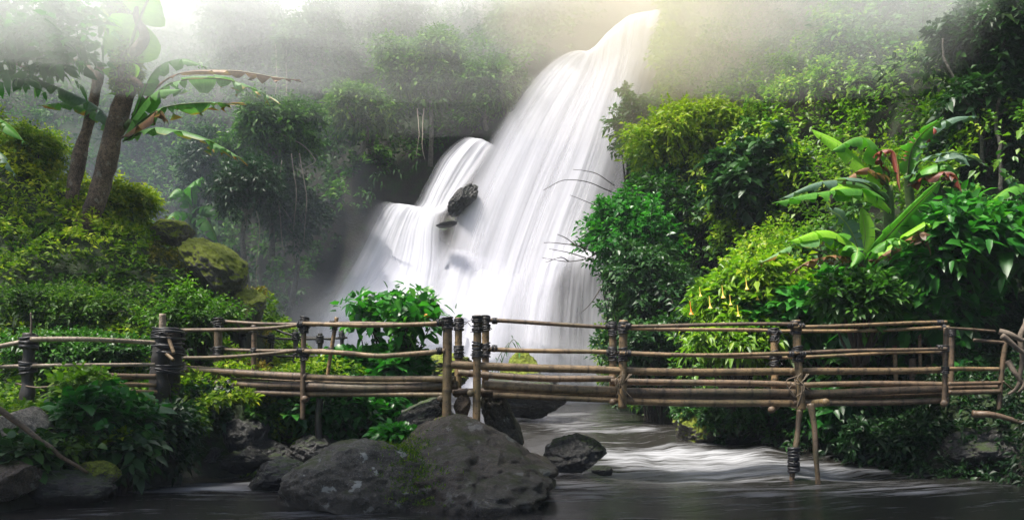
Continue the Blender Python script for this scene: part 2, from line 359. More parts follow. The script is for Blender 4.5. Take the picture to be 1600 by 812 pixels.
def axis(a, b, step, far_lo, far_hi, nf=18):
    core = np.arange(a, b+1e-6, step); g = np.linspace(0, 1, nf+1)[1:]**1.8
    return np.concatenate([(a+(far_lo-a)*g)[::-1], core, b+(far_hi-b)*g])
gx = axis(-20, 20, .2, -110, 110); gy = axis(6, 46, .2, -40, 140)
GX, GY = np.meshgrid(gx, gy, indexing='ij'); GZ = H(GX.ravel(), GY.ravel())
nx, ny = len(gx), len(gy); i = np.arange(nx-1)[:, None]*ny+np.arange(ny-1)[None]
QF = np.stack([i, i+ny, i+ny+1, i+1], -1).reshape(-1, 4)
kind(mesh('ground', np.stack([GX.ravel(), GY.ravel(), GZ], -1), QF, M['ground'], smooth=True), 'structure')

def normal(x, y, e=.25):
    return nrm(np.stack([-(H(x+e, y)-H(x-e, y))/(2*e), -(H(x, y+e)-H(x, y-e))/(2*e), np.ones_like(x)], -1))

# stream
wx = np.concatenate([np.linspace(-14, -6.2, 30), np.arange(-6, 9, .1), np.linspace(9.2, 14, 20)]); wy = np.concatenate([np.linspace(-30, 8, 40), np.arange(8.1, 24, .1), np.arange(24, 36, .25)])
AX, AY = np.meshgrid(wx, wy, indexing='ij'); X, Y = AX.ravel(), AY.ravel()
Z = WZ(Y); rough = sstep(12.5, 15.5, Y)*(1-sstep(19.5, 24, Y))
Z = Z+(fbm(np.stack([X*.9, Y*.55, 0*X], -1), 4, 21)-.5)*(.04+.26*rough)
def blob(px, py, Yc, rx, ry): c = at(px, py, Yc); return np.exp(-((X-c[0])/rx)**2-((Y-Yc)/ry)**2)
foam = .80*blob(1080, 0, 16.6, 1.6, 1.0)+.75*blob(1180, 0, 15.6, 1.9, 1.0)+.7*blob(960, 0, 16.0, .5, .9)+.6*blob(1290, 0, 14.6, 1.8, .8)+.55*blob(870, 0, 13.4, .9, .5)+.35*blob(1400, 0, 13.2, 1.6, .9)+.4*blob(1030, 0, 14.3, 1.6, .9)
foam = foam*(.35+1.25*fbm(np.stack([X*.8+Y*.5, Y*1.3, 0*X], -1), 3, 31)**1.3)
foam += .6*blob(300, 0, 13.0, 1.6, .6)+.5*blob(430, 0, 13.9, .8, .4)+.5*blob(480, 0, 10.4, 1.0, .35)+.9*sstep(27.5, 30.5, Y)+.45*blob(900, 0, 20, 1.6, 1.5)+.3*blob(1050, 0, 12.4, 3.0, .8)+.5*blob(1010, 0, 19.2, .6, .4)+.35*blob(880, 0, 23.5, 1.6, 1.5)+.14+.16*(Y < 16)*vnoise(np.stack([X*.5, Y*.8, 0*X], -1), 40)
i = np.arange(len(wx)-1)[:, None]*len(wy)+np.arange(len(wy)-1)[None]; WF = np.stack([i, i+len(wy), i+len(wy)+1, i+1], -1).reshape(-1, 4)
warp = (fbm(np.stack([X*.4, Y*.4, 0*X], -1), 3, 5)-.5)*2.2
kind(mesh('stream_water', np.stack([X, Y, Z], -1), WF, M['water'], smooth=True, tint=np.clip(foam, 0, 1), uv=np.stack([Y*.9-.25*X+warp*.6, X*.9+.5*Y+warp], -1)), 'structure')

# ------------------------------------------------------------------ waterfall
def veil(name, lines, mt, parent, nu=150, nv=150, relief=.35, seed=0, edge=(.06, .06), top=.02, thin=None):
    K = np.array([[at(*p) for p in L] for L in lines])
    G = np.array([spline(K[a], nv) for a in range(len(K))])
    G = np.stack([spline(G[:, v], nu) for v in range(nv)], 1)        # nu,nv,3
    u = np.linspace(0, 1, nu); v = np.linspace(0, 1, nv); U, Vv = np.meshgrid(u, v, indexing='ij')
    rid = fbm(np.stack([U*14+seed, Vv*1.2, 0*U], -1).reshape(-1, 3), 4, seed).reshape(nu, nv)-.5
    rid2 = fbm(np.stack([U*4+seed, Vv*4, 0*U+3], -1).reshape(-1, 3), 3, seed+5).reshape(nu, nv)-.5
    G = G.copy(); off = rid*relief+rid2*relief*1.6; G[:, :, 1] -= off*sstep(0, .15, Vv); G[:, :, 2] += off*.35*sstep(0, .15, Vv)
    i = np.arange(nu-1)[:, None]*nv+np.arange(nv-1)[None]; F = np.stack([i, i+1, i+nv+1, i+nv], -1).reshape(-1, 4)
    e = sstep(0, edge[0], U+.10*rid)*sstep(0, edge[1], 1-U+.10*rid)*(sstep(0, top, Vv) if top else 1)
    if thin: e = e*thin(U, Vv)
    o = mesh(name, G.reshape(-1, 3), F, mt, parent, True, e.ravel(), np.stack([U, Vv*2], -1).reshape(-1, 2))
    return G
wf = thing('waterfall', at(760, 628, 31), 'tall white waterfall pouring down the cliff behind the bamboo bridge', 'waterfall')
dA = [41, 37.4, 36.6, 35.6, 34.8, 34.0, 33.2, 32.3, 31.0]
def fl(pts, dep): return [(p[0], p[1], d) for p, d in zip(pts, dep)]
A = [[(930, 110), (900, 80), (848, 102), (800, 155), (750, 232), (712, 302), (690, 372), (668, 470), (650, 612)],
     [(945, 105), (927, 76), (890, 110), (845, 190), (810, 270), (780, 345), (755, 420), (738, 500), (728, 612)],
     [(965, 85), (950, 50), (925, 110), (890, 190), (855, 270), (825, 345), (800, 420), (785, 500), (778, 612)],
     [(985, 65), (985, 24), (958, 90), (930, 180), (900, 270), (872, 345), (850, 410), (832, 480), (822, 612)],
     [(1005, 60), (1015, 18), (995, 90), (968, 180), (940, 270), (915, 345), (895, 400), (868, 460), (860, 612)],
     [(1040, 55), (1050, 12), (1040, 90), (1022, 180), (1000, 270), (978, 345), (960, 405), (950, 480), (945, 612)]]
GA = veil('main_cascade', [fl(q, dA) for q in A], M['fall'], wf, 220, 180, .13, 1, (.10, .22), thin=lambda u, v: 1-.35*sstep(.6, .85, u)*sstep(.1, .3, v)-.62*sstep(.74, .82, u)*sstep(.70, .75, v))
A2 = [[(p[0]+(14 if k > 1 else 0), p[1]+2) for k, p in enumerate(q)] for q in A[:5]]
veil('front_veil', [fl(q, [d-.35 for d in dA]) for q in A2], M['fall_thin'], wf, 180, 160, .14, 6, (.12, .25), .1)
dB = [38.5, 36.4, 35.6, 34.8, 34.2, 33.3, 32.8, 32.3, 31.7, 31.1, 30.6]
B = [[(748, 228), (728, 214), (690, 242), (662, 290), (640, 322), (592, 316), (566, 350), (535, 405), (500, 455), (470, 505), (440, 612)],
     [(756, 232), (742, 216), (708, 246), (682, 292), (664, 324), (632, 320), (612, 352), (590, 402), (565, 455), (542, 505), (524, 612)],
     [(770, 236), (758, 221), (732, 252), (704, 297), (686, 326), (668, 330), (658, 356), (652, 405), (640, 455), (628, 505), (618, 612)],
     [(788, 242), (780, 234), (760, 262), (730, 302), (706, 330), (698, 345), (700, 372), (702, 415), (698, 460), (694, 505), (690, 612)]]
GB = veil('side_cascade', [fl(q, dB) for q in B], M['fall_soft'], wf, 170, 170, .12, 2, (.34, .30), .06)
dC = [33.6, 32.9, 32.4, 32.0, 31.5, 30.8]
C_ = [[(850, 385), (842, 410), (828, 440), (818, 480), (812, 530), (808, 612)],
      [(885, 382), (880, 398), (872, 425), (866, 470), (862, 525), (860, 612)],
      [(920, 390), (918, 402), (915, 425), (912, 470), (910, 525), (910, 612)],
      [(962, 402), (962, 412), (964, 435), (966, 480), (968, 530), (970, 612)]]
veil('ledge_curtain', [fl(q, dC) for q in C_], M['fall_veil'], wf, 120, 100, .15, 3, (.15, .12), 0, thin=lambda u, v: 1-.55*sstep(.12, .4, v))
dD = [35.0, 34.2, 33.4, 32.6, 31.8, 30.6]
D_ = [[(640, 330), (620, 360), (590, 400), (560, 440), (530, 490), (500, 612)], [(700, 360), (690, 390), (670, 430), (655, 470), (645, 520), (636, 612)],
      [(760, 390), (755, 410), (745, 450), (735, 490), (728, 530), (720, 612)], [(850, 400), (840, 420), (825, 455), (812, 495), (800, 540), (795, 612)]]
veil('lower_apron', [fl(q, [d-1.2 for d in dD]) for q in D_], M['fall_soft'], wf, 150, 120, .12, 4, (.2, .2), .35)
def backing(G, off, seed):
    n_, m_ = G.shape[:2]; G = G[n_//8:-n_//8:2, m_//12::2].copy(); nu, nv = G.shape[:2]; G[:, :, 1] += off; G[:, :, 2] -= .4
    k = fbm(G.reshape(-1, 3)*.9, 4, seed).reshape(nu, nv)-.5; G[:, :, 1] += k*.9
    i = np.arange(nu-1)[:, None]*nv+np.arange(nv-1)[None]; return G.reshape(-1, 3), np.stack([i, i+1, i+nv+1, i+nv], -1).reshape(-1, 4)
mb = MB()
for G, s in ((GA, 3), (GB, 4)): mb.add(*backing(G, 1.3, s))
kind(mb.build('cliff_face', M['cliff']), 'structure')
# thin distant fall at the far left
wf2 = thing('waterfall', at(62, 260, 50), 'faint thin waterfall far back beyond the left trees', 'waterfall')
veil('water_veil', [[(52, 120, 52), (48, 160, 51), (42, 210, 50), (36, 300, 49)], [(66, 118, 52), (66, 160, 51), (66, 210, 50), (66, 300, 49)], [(80, 120, 52), (84, 160, 51), (90, 210, 50), (96, 300, 49)]], M['fall_thin'], wf2, 40, 40, .2, 9, (.3, .3), .2)

# ------------------------------------------------------------------ rocks
def ico(sub):
    bm = bmesh.new(); bmesh.ops.create_icosphere(bm, subdivisions=sub, radius=1); V = np.array([v.co[:] for v in bm.verts]); F = np.array([[v.index for v in f.verts] for f in bm.faces]); bm.free(); return V, F
ICO = {s: ico(s) for s in (3, 4, 5, 6)}
def rock_shape(c, r, seed, rot=0, sub=5, cuts=11, rough=.23, tilt=0, peak=0):
    V, F = ICO[sub]; rs = np.random.default_rng(seed); P = V.copy()
    for k in range(cuts):
        nn = nrm(rs.normal(size=3)); h = rs.uniform(.62, .92); dd = P@nn-h; P = P-np.outer(np.maximum(dd, 0)*.85, nn)
    k = fbm(V*1.6+seed, 4, seed)-.5; k2 = fbm(V*6+seed, 4, seed+3)-.5; k3 = np.abs(fbm(V*3.2+seed, 3, seed+8)-.5)
    k4 = fbm(V*15+seed, 4, seed+13)-.5; P = P*(1+rough*1.7*k+rough*.75*k2+rough*.36*k4-rough*.4*np.maximum(0, .05-k3)*9)[:, None]
    P[:, 2] *= 1-peak*np.minimum(1, np.abs(P[:, 0])); P[:, 2] += peak*.3*np.exp(-(P[:, 0]/.35)**2)*(P[:, 2] > 0)*np.exp(-((P[:, 1]-.4)/.5)**2)
    P = P*np.array(r); cr, sr = math.cos(tilt), math.sin(tilt); P = np.stack([P[:, 0]*cr-P[:, 2]*sr, P[:, 1], P[:, 0]*sr+P[:, 2]*cr], -1)
    cr, sr = math.cos(rot), math.sin(rot); P = np.stack([P[:, 0]*cr-P[:, 1]*sr, P[:, 0]*sr+P[:, 1]*cr, P[:, 2]], -1)
    return P+np.array(c), F
def boulder(px, py, Y, r, mt, label, seed, rot=0, sub=6, name='boulder', cat='boulder', group=None, **kw):
    c = at(px, py, Y); V, F = rock_shape(c, r, seed, rot, sub, **kw)
    o = mesh(name, V, F, M[mt], None, True, origin=(c[0], c[1], c[2]-r[2]*.5)); return tag(o, label, cat, group)
boulder(706, 758, 12.7, (1.60, 2.4, 1.02), 'rock_brown', 'broad brown boulder in the stream carrying the bridge posts', 11, .1, 6, cuts=8, rough=.19, peak=.38)
boulder(565, 770, 11.7, (1.10, 1.35, .68), 'rock', 'rounded grey boulder with white lichen spots in front of the broad brown boulder', 23, .2, 6, cuts=8, rough=.18)
boulder(445, 748, 13.2, (.62, .6, .34), 'rock_wet', 'low black wet rock left of the lichen spotted boulder', 31, .3)
boulder(897, 712, 14.6, (.50, .6, .36), 'rock_wet', 'black wet rock with moss on top standing in midstream', 37, -.2, tilt=.12)
boulder(942, 735, 13.9, (.2, .2, .08), 'rock_wet', 'small dark stone at the foot of the midstream rock', 41)
boulder(705, 676, 13.9, (.50, .5, .26), 'earth', 'heap of brown earth and stone under the bridge posts', 43, .2, rough=.3)
boulder(724, 632, 14.35, (.16, .3, .2), 'earth', 'short sawn stump between the two bridge posts', 44, 0, 4)
boulder(742, 668, 13.6, (.13, .15, .08), 'earth', 'flat brown stone beside the foot of the right bridge post', 45, .5, 4)
boulder(783, 655, 15.1, (.30, .6, .62), 'rock', 'grey slanting rock slab behind the right bridge post', 47, .2, tilt=.45)
boulder(667, 655, 15.2, (.45, .6, .42), 'rock_wet', 'dark rugged rock behind the left bridge post', 53, .4)
boulder(820, 620, 21.5, (1.15, 1.0, .62), 'rock_wet', 'wide dark rock in the water behind the bridge', 59, .3, tilt=-.1)
boulder(815, 585, 24.5, (.55, .6, .60), 'rock_mossy', 'pointed mossy rock showing above the bridge logs', 61)
boulder(690, 578, 21, (.9, .8, .42), 'rock_mossy', 'mossy rock behind the leafy shrub', 63)
boulder(1098, 668, 18.3, (.75, .7, .55), 'rock_mossy', 'square mossy rock with trailing plants under the bridge', 67, .1)
boulder(1222, 690, 18.0, (.42, .5, .34), 'rock_wet', 'dark wet rock at the right bank beyond the bamboo stilts', 71)
boulder(430, 650, 16.6, (1.1, .8, .5), 'rock_brown', 'brown rock under the left part of the bridge', 73, .2)
boulder(400, 712, 15.3, (.75, .6, .35), 'rock_wet', 'dark flat rock below the bank ferns', 79, .1)
boulder(500, 706, 15.2, (.6, .5, .32), 'rock_wet', 'black rock at the water under the ferns', 83, .6)
boulder(325, 712, 15.0, (.35, .4, .25), 'rock_wet', 'small black rock in the shade under the bridge end', 85, .6)
boulder(318, 668, 15.3, (.62, .5, .75), 'rock_wet', 'dark rock wall under the left end of the bridge', 87, .3, rough=.25)  # dark rock added to fill a void that is only shade
boulder(352, 640, 15.5, (.5, .4, .6), 'rock_wet', 'jagged dark stone behind the gate post under the bridge', 88, .9, rough=.3)  # added dark stone, deepens the shade below the deck
boulder(285, 700, 14.9, (.42, .35, .45), 'rock_wet', 'black stone at the foot of the gate post', 90, .5, rough=.3)  # dark stone put in to blacken the shaded bank
boulder(375, 690, 15.2, (.5, .4, .42), 'rock_wet', 'shaded stone in the hollow under the left bridge span', 92, .1, rough=.3)  # added stone, its black stands in for shade under the span
boulder(200, 700, 12.9, (.45, .4, .3), 'rock_wet', 'dim rock at the foot of the left bank plants', 86, .2)
boulder(25, 680, 11.6, (.55, .5, .42), 'pale_stone', 'big pale stone block at the left edge under the fence', 89, -.1, cuts=14, rough=.08)
boulder(95, 762, 11.3, (.62, .5, .26), 'rock_wet', 'dark shelf of rock at the lower left water edge', 97, .1)
boulder(150, 742, 11.6, (.3, .3, .22), 'rock_mossy', 'small mossy stone at the tip of the leaning pole', 101)
boulder(20, 752, 10.8, (.35, .4, .26), 'rock_brown', 'brown stone in the lower left corner', 103, .4)
boulder(270, 362, 20.6, (.50, .6, .36), 'rock_mossy', 'boulder with a yellow moss cap on the mound ridge', 107, .1, tilt=-.2)
boulder(340, 425, 19.8, (.95, 1.0, .60), 'rock_mossy', 'long mossy boulder sloping down the mound edge', 109, 0, tilt=-.75)
boulder(388, 482, 19.8, (.40, .7, .55), 'rock_mossy', 'dark overhanging mossy rock at the right foot of the mound', 113, 0, tilt=-.5)
boulder(722, 312, 33.75, (.74, .5, .36), 'rock_wet', 'black wet rock splitting the side cascade from the main fall', 725, 0, tilt=.8, rough=.32)
boulder(698, 350, 32.4, (.42, .4, .12), 'rock_wet', 'thin black ledge jutting from the white water', 700, 0, tilt=.1, rough=.25)
boulder(1540, 705, 14.6, (.7, .6, .4), 'rock_wet', 'dark bank rock at the right edge of the stream', 117)
boulder(1400, 715, 16.2, (.6, .5, .35), 'rock_wet', 'dark rock in shade below the right bank shrubs', 119)

# ------------------------------------------------------------------ foliage engine
def leafmesh(mb, P, D, N, L, Wd, tint, ovate=False, droop=.15):
    n = len(P); D = nrm(D); Sd = nrm(np.cross(D, N)); N = np.cross(Sd, D); L = L[:, None]; Wd = Wd[:, None]
    dn = np.array([0, 0, -1.])
    tip = P+D*L+dn*L*droop
    if not ovate:
        m = P+D*L*.45
        V = np.stack([P, m+Sd*Wd*.5+N*Wd*.12, tip, m-Sd*Wd*.5+N*Wd*.12], 1)
        k = np.arange(n)[:, None]*4; F = np.concatenate([k+np.array([[0, 1, 2]]), k+np.array([[0, 2, 3]])])
        mb.add(V.reshape(-1, 3), F, np.repeat(tint, 4))
    else:
        a = P+D*L*.22; b = P+D*L*.62+dn*L*droop*.35
        V = np.stack([P, a+Sd*Wd*.46+N*Wd*.10-D*L*.06, b+Sd*Wd*.36+N*Wd*.08, tip, b-Sd*Wd*.36+N*Wd*.08, a-Sd*Wd*.46+N*Wd*.10-D*L*.06, a, b], 1)
        k = np.arange(n)[:, None]*8; T = [[0, 1, 6], [0, 6, 5], [6, 1, 2], [6, 2, 7], [6, 7, 4], [6, 4, 5], [7, 2, 3], [7, 3, 4]]
        F = np.concatenate([k+np.array([t]) for t in T]); mb.add(V.reshape(-1, 3), F, np.repeat(tint, 8))
def sprigs(mb, P, N, k, ls, L, asp, tint, ovate=False, up=.35, spread=.9, droop=.2, lv=.3, seed=0, flat=.8):
    """k leaves on a short shoot at each point P that grows out along N"""
    rs = np.random.default_rng(seed); n = len(P)
    d = nrm(N*.7+np.array([0, 0, up])+rs.normal(size=(n, 3))*.45)
    sd = nrm(np.cross(d, rs.normal(size=(n, 3))+np.array([0, 0, 1.5])))
    for j in range(k):
        t = (j+.6)/k; s = 1 if j % 2 else -1
        Q = P+d*ls*t+rs.normal(size=(n, 3))*ls*.06
        ld = nrm(d*(.35+.6*t)+sd*s*spread*(1.1-.6*t)+rs.normal(size=(n, 3))*.25+np.array([0, 0, -.1]))
        ln = nrm(np.array([0, 0, flat])+N*.45+rs.normal(size=(n, 3))*.35)
        l_ = L*(1+lv*rs.normal(size=n)).clip(.5, 1.6)*(.75+.4*math.sin(math.pi*min(1, t+.1)))
        leafmesh(mb, Q, ld, ln, l_, l_*asp, np.clip(tint+.12*t+rs.normal(size=n)*.08, 0, 1), ovate, droop)
def visible(P, mx=260, my=160):
    px = 800+P[:, 0]/P[:, 1]*FPX; py = HOR-(P[:, 2]-EYE)/P[:, 1]*FPX
    return (P[:, 1] > 5) & (px > -mx) & (px < 1600+mx) & (py > -my) & (py < 812+my)
def slope_points(n, x0, x1, y0, y1, ok, seed, bulge=1.0, bs=.55):
    rs = np.random.default_rng(seed); x = rs.uniform(x0, x1, n*6); y = rs.uniform(y0, y1, n*6)
    N = normal(x, y); keep = rs.uniform(size=len(x)) < np.clip(1/np.maximum(N[:, 2], .12)/8.3, 0, 1)
    x, y, N = x[keep], y[keep], N[keep]; z = H(x, y); P = np.stack([x, y, z], -1)
    k = ok(x, y, z) & visible(P); P, N = P[k], N[k]
    if len(P) > n: P, N = P[:n], N[:n]
    # bulging clumps: cellular mounds on the surface
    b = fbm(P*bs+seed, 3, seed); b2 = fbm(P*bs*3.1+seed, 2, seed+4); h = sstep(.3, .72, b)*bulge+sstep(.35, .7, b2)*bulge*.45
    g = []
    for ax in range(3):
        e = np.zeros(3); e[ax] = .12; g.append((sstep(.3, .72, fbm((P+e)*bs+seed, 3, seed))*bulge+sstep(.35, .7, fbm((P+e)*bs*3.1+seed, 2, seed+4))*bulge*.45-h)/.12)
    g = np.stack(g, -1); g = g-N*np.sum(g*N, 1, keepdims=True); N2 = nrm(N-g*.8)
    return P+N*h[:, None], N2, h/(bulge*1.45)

def stuff(name, mb, mt): return kind(mb.build(name, M[mt], smooth=False), 'stuff')
def inj(rs, n, a): return rs.uniform(-a, a, n)

# hillside at the right of the fall
notriv = lambda x, y, z: (x > XR(y)+.2)
ok = lambda x, y, z: notriv(x, y, z) & (y < 37)
P, N, h = slope_points(34000, 3, 19, 12.5, 37, ok, 41, 1.3, .5)
near = P[:, 1] < 17.6; low = (rng.uniform(size=len(P)) < .8) | (P[:, 1] < 15.8); P, N, h = P[~(near & low)], N[~(near & low)], h[~(near & low)]
sp = fbm(P*.35, 3, 77); rs = np.random.default_rng(1)
lime = sp > .56; dark = sp < .44; mid = ~lime & ~dark
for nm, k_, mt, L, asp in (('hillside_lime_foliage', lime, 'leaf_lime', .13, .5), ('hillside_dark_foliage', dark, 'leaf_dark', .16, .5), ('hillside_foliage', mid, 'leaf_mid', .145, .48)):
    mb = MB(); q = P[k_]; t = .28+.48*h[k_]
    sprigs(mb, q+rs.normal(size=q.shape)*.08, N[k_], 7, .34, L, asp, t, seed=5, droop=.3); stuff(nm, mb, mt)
# ferns low on the right bank
ok = lambda x, y, z: (x > XR(y)-.35) & (y < 18)
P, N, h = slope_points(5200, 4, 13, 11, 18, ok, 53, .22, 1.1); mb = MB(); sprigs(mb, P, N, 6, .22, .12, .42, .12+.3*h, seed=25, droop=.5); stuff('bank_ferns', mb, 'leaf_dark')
# wall at the head of the gorge, left of the fall
ok = lambda x, y, z: (x < 4.5) & (y > 30) & ((z > 1.3) | (x < -8))
P, N, h = slope_points(34000, -34, 6, 28, 66, ok, 43, 1.5, .38)
px = 800+P[:, 0]/P[:, 1]*FPX; py = HOR-(P[:, 2]-EYE)/P[:, 1]*FPX
bare = (px > 380) & (px < 720) & (py > 215) & (py < 470) & (fbm(P*.5, 3, 12) > .64)
wet = (px > np.interp(py, [-200, 12, 78, 98, 150, 214, 322, 400, 505, 620], [960, 960, 880, 845, 790, 715, 560, 520, 450, 420])-12) & (py < 620) & ~((py < 70) & (px < 900))
bare = bare | wet
Pall, Nall = P, N; P, N, h = P[~bare], N[~bare], h[~bare]
Pb, Nb = Pall[bare & ~wet], Nall[bare & ~wet]; kb = rng.uniform(size=len(Pb)) < .5; Pb, Nb = Pb[kb], Nb[kb]
mb = MB(); sprigs(mb, Pb, nrm(Nb+np.array([0, 0, -.7])), 6, .7, .15, .4, np.full(len(Pb), .25), up=-.5, seed=16, droop=.6); stuff('hanging_ferns', mb, 'leaf_far')
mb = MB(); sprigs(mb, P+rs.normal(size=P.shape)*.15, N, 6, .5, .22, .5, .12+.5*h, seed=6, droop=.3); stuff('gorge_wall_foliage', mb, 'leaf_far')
# mound at the left, path edge and left bank
ok = lambda x, y, z: (x < XL(y)+.35) & (y < 27)
P, N, h = slope_points(34000, -19, -1, 11, 27, ok, 47, .36, .9)
clear = np.ones(len(P), bool)
for px_, Y_, rr_ in ((270, 20.6, .45), (318, 19.9, .5), (345, 19.6, .6), (372, 19.6, .55), (392, 19.6, .45)): clear &= np.hypot(P[:, 0]-(px_-800)/FPX*Y_, (P[:, 1]-Y_)*.7) > rr_
P, N, h = P[clear], N[clear], h[clear]
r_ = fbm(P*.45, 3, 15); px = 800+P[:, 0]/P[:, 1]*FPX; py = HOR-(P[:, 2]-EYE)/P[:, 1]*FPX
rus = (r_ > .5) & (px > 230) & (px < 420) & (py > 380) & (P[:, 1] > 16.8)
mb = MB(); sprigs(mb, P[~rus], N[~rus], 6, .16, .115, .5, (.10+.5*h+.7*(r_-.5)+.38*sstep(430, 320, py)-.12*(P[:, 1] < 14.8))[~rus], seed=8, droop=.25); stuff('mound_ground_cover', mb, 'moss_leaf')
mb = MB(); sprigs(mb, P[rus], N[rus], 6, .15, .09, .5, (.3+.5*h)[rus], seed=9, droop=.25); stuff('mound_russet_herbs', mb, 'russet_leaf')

# ------------------------------------------------------------------ shrubs and trees
def lobes(c, r, n, seed, low=-.2):
    rs = np.random.default_rng(seed); out = []
    for k in range(int(n*2.2)):
        d = nrm(rs.normal(size=3)); d[2] = abs(d[2]) if rs.uniform() > .4 else d[2]
        f = rs.uniform(.25, .95); out.append((np.array(c)+d*np.array(r)*f, np.array(r)*rs.uniform(.16, .46)*(1.25-.45*f)*rs.uniform(.7, 1.3, 3)))
    return out
def lobe_points(lb, n, seed, depth=.6):
    rs = np.random.default_rng(seed); w = np.array([b[1][0]*b[1][2] for b in lb])**.8; k = rs.choice(len(lb), n, p=w/w.sum()); C = np.array([b[0] for b in lb])[k]; R = np.array([b[1] for b in lb])[k]
    d = nrm(rs.normal(size=(n, 3))); d[:, 2] = np.where(rs.uniform(size=n) < .6, np.abs(d[:, 2]), d[:, 2])
    q = 1-depth*rs.uniform(size=(n, 1))**1.5+(rs.uniform(size=(n, 1)) < .16)*rs.uniform(0, .55, (n, 1)); P = C+d*R*q
    P = P+(np.stack([fbm(P*2.3+seed+9*a, 2, seed+a) for a in range(3)], -1)-.5)*R*.9
    return P, nrm(d/R)
def shrub(name, label, cat, base, c, r, n, L, asp, mt, seed, nl=12, ovate=False, tint=.35, k=6, ls=.3, stem='stem_dark', droop=.3, group=None, parts=None, sr=.03):
    t = thing(name, base, label, cat, group); lb = lobes(c, r, nl, seed); P, N = lobe_points(lb, n, seed+1)
    rs = np.random.default_rng(seed+3); b = np.array(base); ms = MB(); XP, XN = [], []
    for q, _ in lb:
        mid_ = b*.45+q*.55+rs.normal(size=3)*.12*np.array(r); tube(ms, spline([b+rs.normal(size=3)*.05, mid_, q], 10), np.linspace(sr, sr*.35, 10), 5)
    for j in range(int(nl*1.3)):           # arching shoots that break the outline
        q = lb[rs.integers(len(lb))][0]; d = nrm((q-np.array(c))/np.array(r)+rs.normal(size=3)*.5+np.array([0, 0, .35])); ln = min(r)*rs.uniform(.5, 1.1)
        C = spline([q, q+d*ln*.6+np.array([0, 0, .1*ln]), q+d*ln*1.1-np.array([0, 0, .25*ln])], 14); tube(ms, C, np.linspace(sr*.4, sr*.12, 14), 5)
        XP.append(C[4:]); XN.append(np.repeat(d[None], 10, 0))
    XP, XN = np.concatenate(XP), np.concatenate(XN); P = np.vstack([P, XP]); N = np.vstack([N, XN])
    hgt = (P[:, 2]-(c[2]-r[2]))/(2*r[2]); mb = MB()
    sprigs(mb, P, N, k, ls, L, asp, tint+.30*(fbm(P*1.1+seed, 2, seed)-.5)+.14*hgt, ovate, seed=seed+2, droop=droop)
    mb.build('foliage', M[mt], t, False); ms.build('stems', M[stem], t); return t
def gz(X, Y): return float(H(np.array([X]), np.array([Y]))[0])
def pshrub(name, label, cat, px, py, Y, rpx, rpy, ry, n, L, mt, seed, **kw):
    """shrub centred on a picture position at distance Y, radii given in photo pixels"""
    c = at(px, py, Y); k = Y/FPX; r = (rpx*k, ry, rpy*k); b = (c[0]+kw.pop('bx', 0), Y+kw.pop('by', .3), 0); b = (b[0], b[1], max(gz(b[0], b[1]), c[2]-3.5*r[2])-.05)
    return shrub(name, label, cat, b, c, r, n, L, kw.pop('asp', .5), mt, seed, **kw)
# right of the fall
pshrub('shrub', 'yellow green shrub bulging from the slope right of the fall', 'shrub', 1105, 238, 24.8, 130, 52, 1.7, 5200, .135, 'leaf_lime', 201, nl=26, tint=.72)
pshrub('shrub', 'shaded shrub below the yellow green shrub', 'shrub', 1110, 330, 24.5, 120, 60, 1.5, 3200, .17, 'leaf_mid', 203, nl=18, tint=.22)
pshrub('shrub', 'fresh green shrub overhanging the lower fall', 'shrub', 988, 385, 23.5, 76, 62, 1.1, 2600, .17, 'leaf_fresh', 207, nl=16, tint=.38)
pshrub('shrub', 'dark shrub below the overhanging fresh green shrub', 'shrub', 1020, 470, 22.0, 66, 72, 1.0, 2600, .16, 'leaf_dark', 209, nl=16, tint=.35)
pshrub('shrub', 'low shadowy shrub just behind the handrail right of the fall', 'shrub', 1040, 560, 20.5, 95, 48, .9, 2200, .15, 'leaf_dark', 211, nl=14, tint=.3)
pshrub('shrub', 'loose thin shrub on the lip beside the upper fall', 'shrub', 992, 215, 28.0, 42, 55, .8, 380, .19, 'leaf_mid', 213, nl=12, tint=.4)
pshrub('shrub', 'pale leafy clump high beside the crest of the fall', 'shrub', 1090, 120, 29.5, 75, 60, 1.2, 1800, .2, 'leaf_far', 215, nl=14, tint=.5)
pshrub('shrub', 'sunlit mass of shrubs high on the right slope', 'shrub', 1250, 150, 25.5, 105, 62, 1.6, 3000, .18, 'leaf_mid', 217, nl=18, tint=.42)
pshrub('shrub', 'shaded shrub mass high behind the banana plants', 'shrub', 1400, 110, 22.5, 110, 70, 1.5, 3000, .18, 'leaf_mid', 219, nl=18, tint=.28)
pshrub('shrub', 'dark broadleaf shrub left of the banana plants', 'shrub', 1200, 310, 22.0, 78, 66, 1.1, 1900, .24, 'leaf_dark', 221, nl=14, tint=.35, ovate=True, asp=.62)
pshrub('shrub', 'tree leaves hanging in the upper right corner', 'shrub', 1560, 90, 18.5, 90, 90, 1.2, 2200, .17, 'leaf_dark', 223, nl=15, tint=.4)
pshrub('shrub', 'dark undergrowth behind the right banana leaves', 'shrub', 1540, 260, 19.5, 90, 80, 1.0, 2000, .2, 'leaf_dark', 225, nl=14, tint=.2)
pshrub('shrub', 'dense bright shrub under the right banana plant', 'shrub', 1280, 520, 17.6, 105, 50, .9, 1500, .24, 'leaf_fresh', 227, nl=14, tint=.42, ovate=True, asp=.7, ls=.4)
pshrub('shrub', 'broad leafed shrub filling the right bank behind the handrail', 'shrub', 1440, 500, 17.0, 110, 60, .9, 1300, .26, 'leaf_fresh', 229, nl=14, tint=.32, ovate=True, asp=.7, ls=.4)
pshrub('shrub', 'shaded green shrub under the right part of the bridge', 'shrub', 1350, 655, 17.0, 130, 40, .8, 1500, .2, 'leaf_fresh', 231, nl=14, tint=.15, ovate=True, asp=.6)
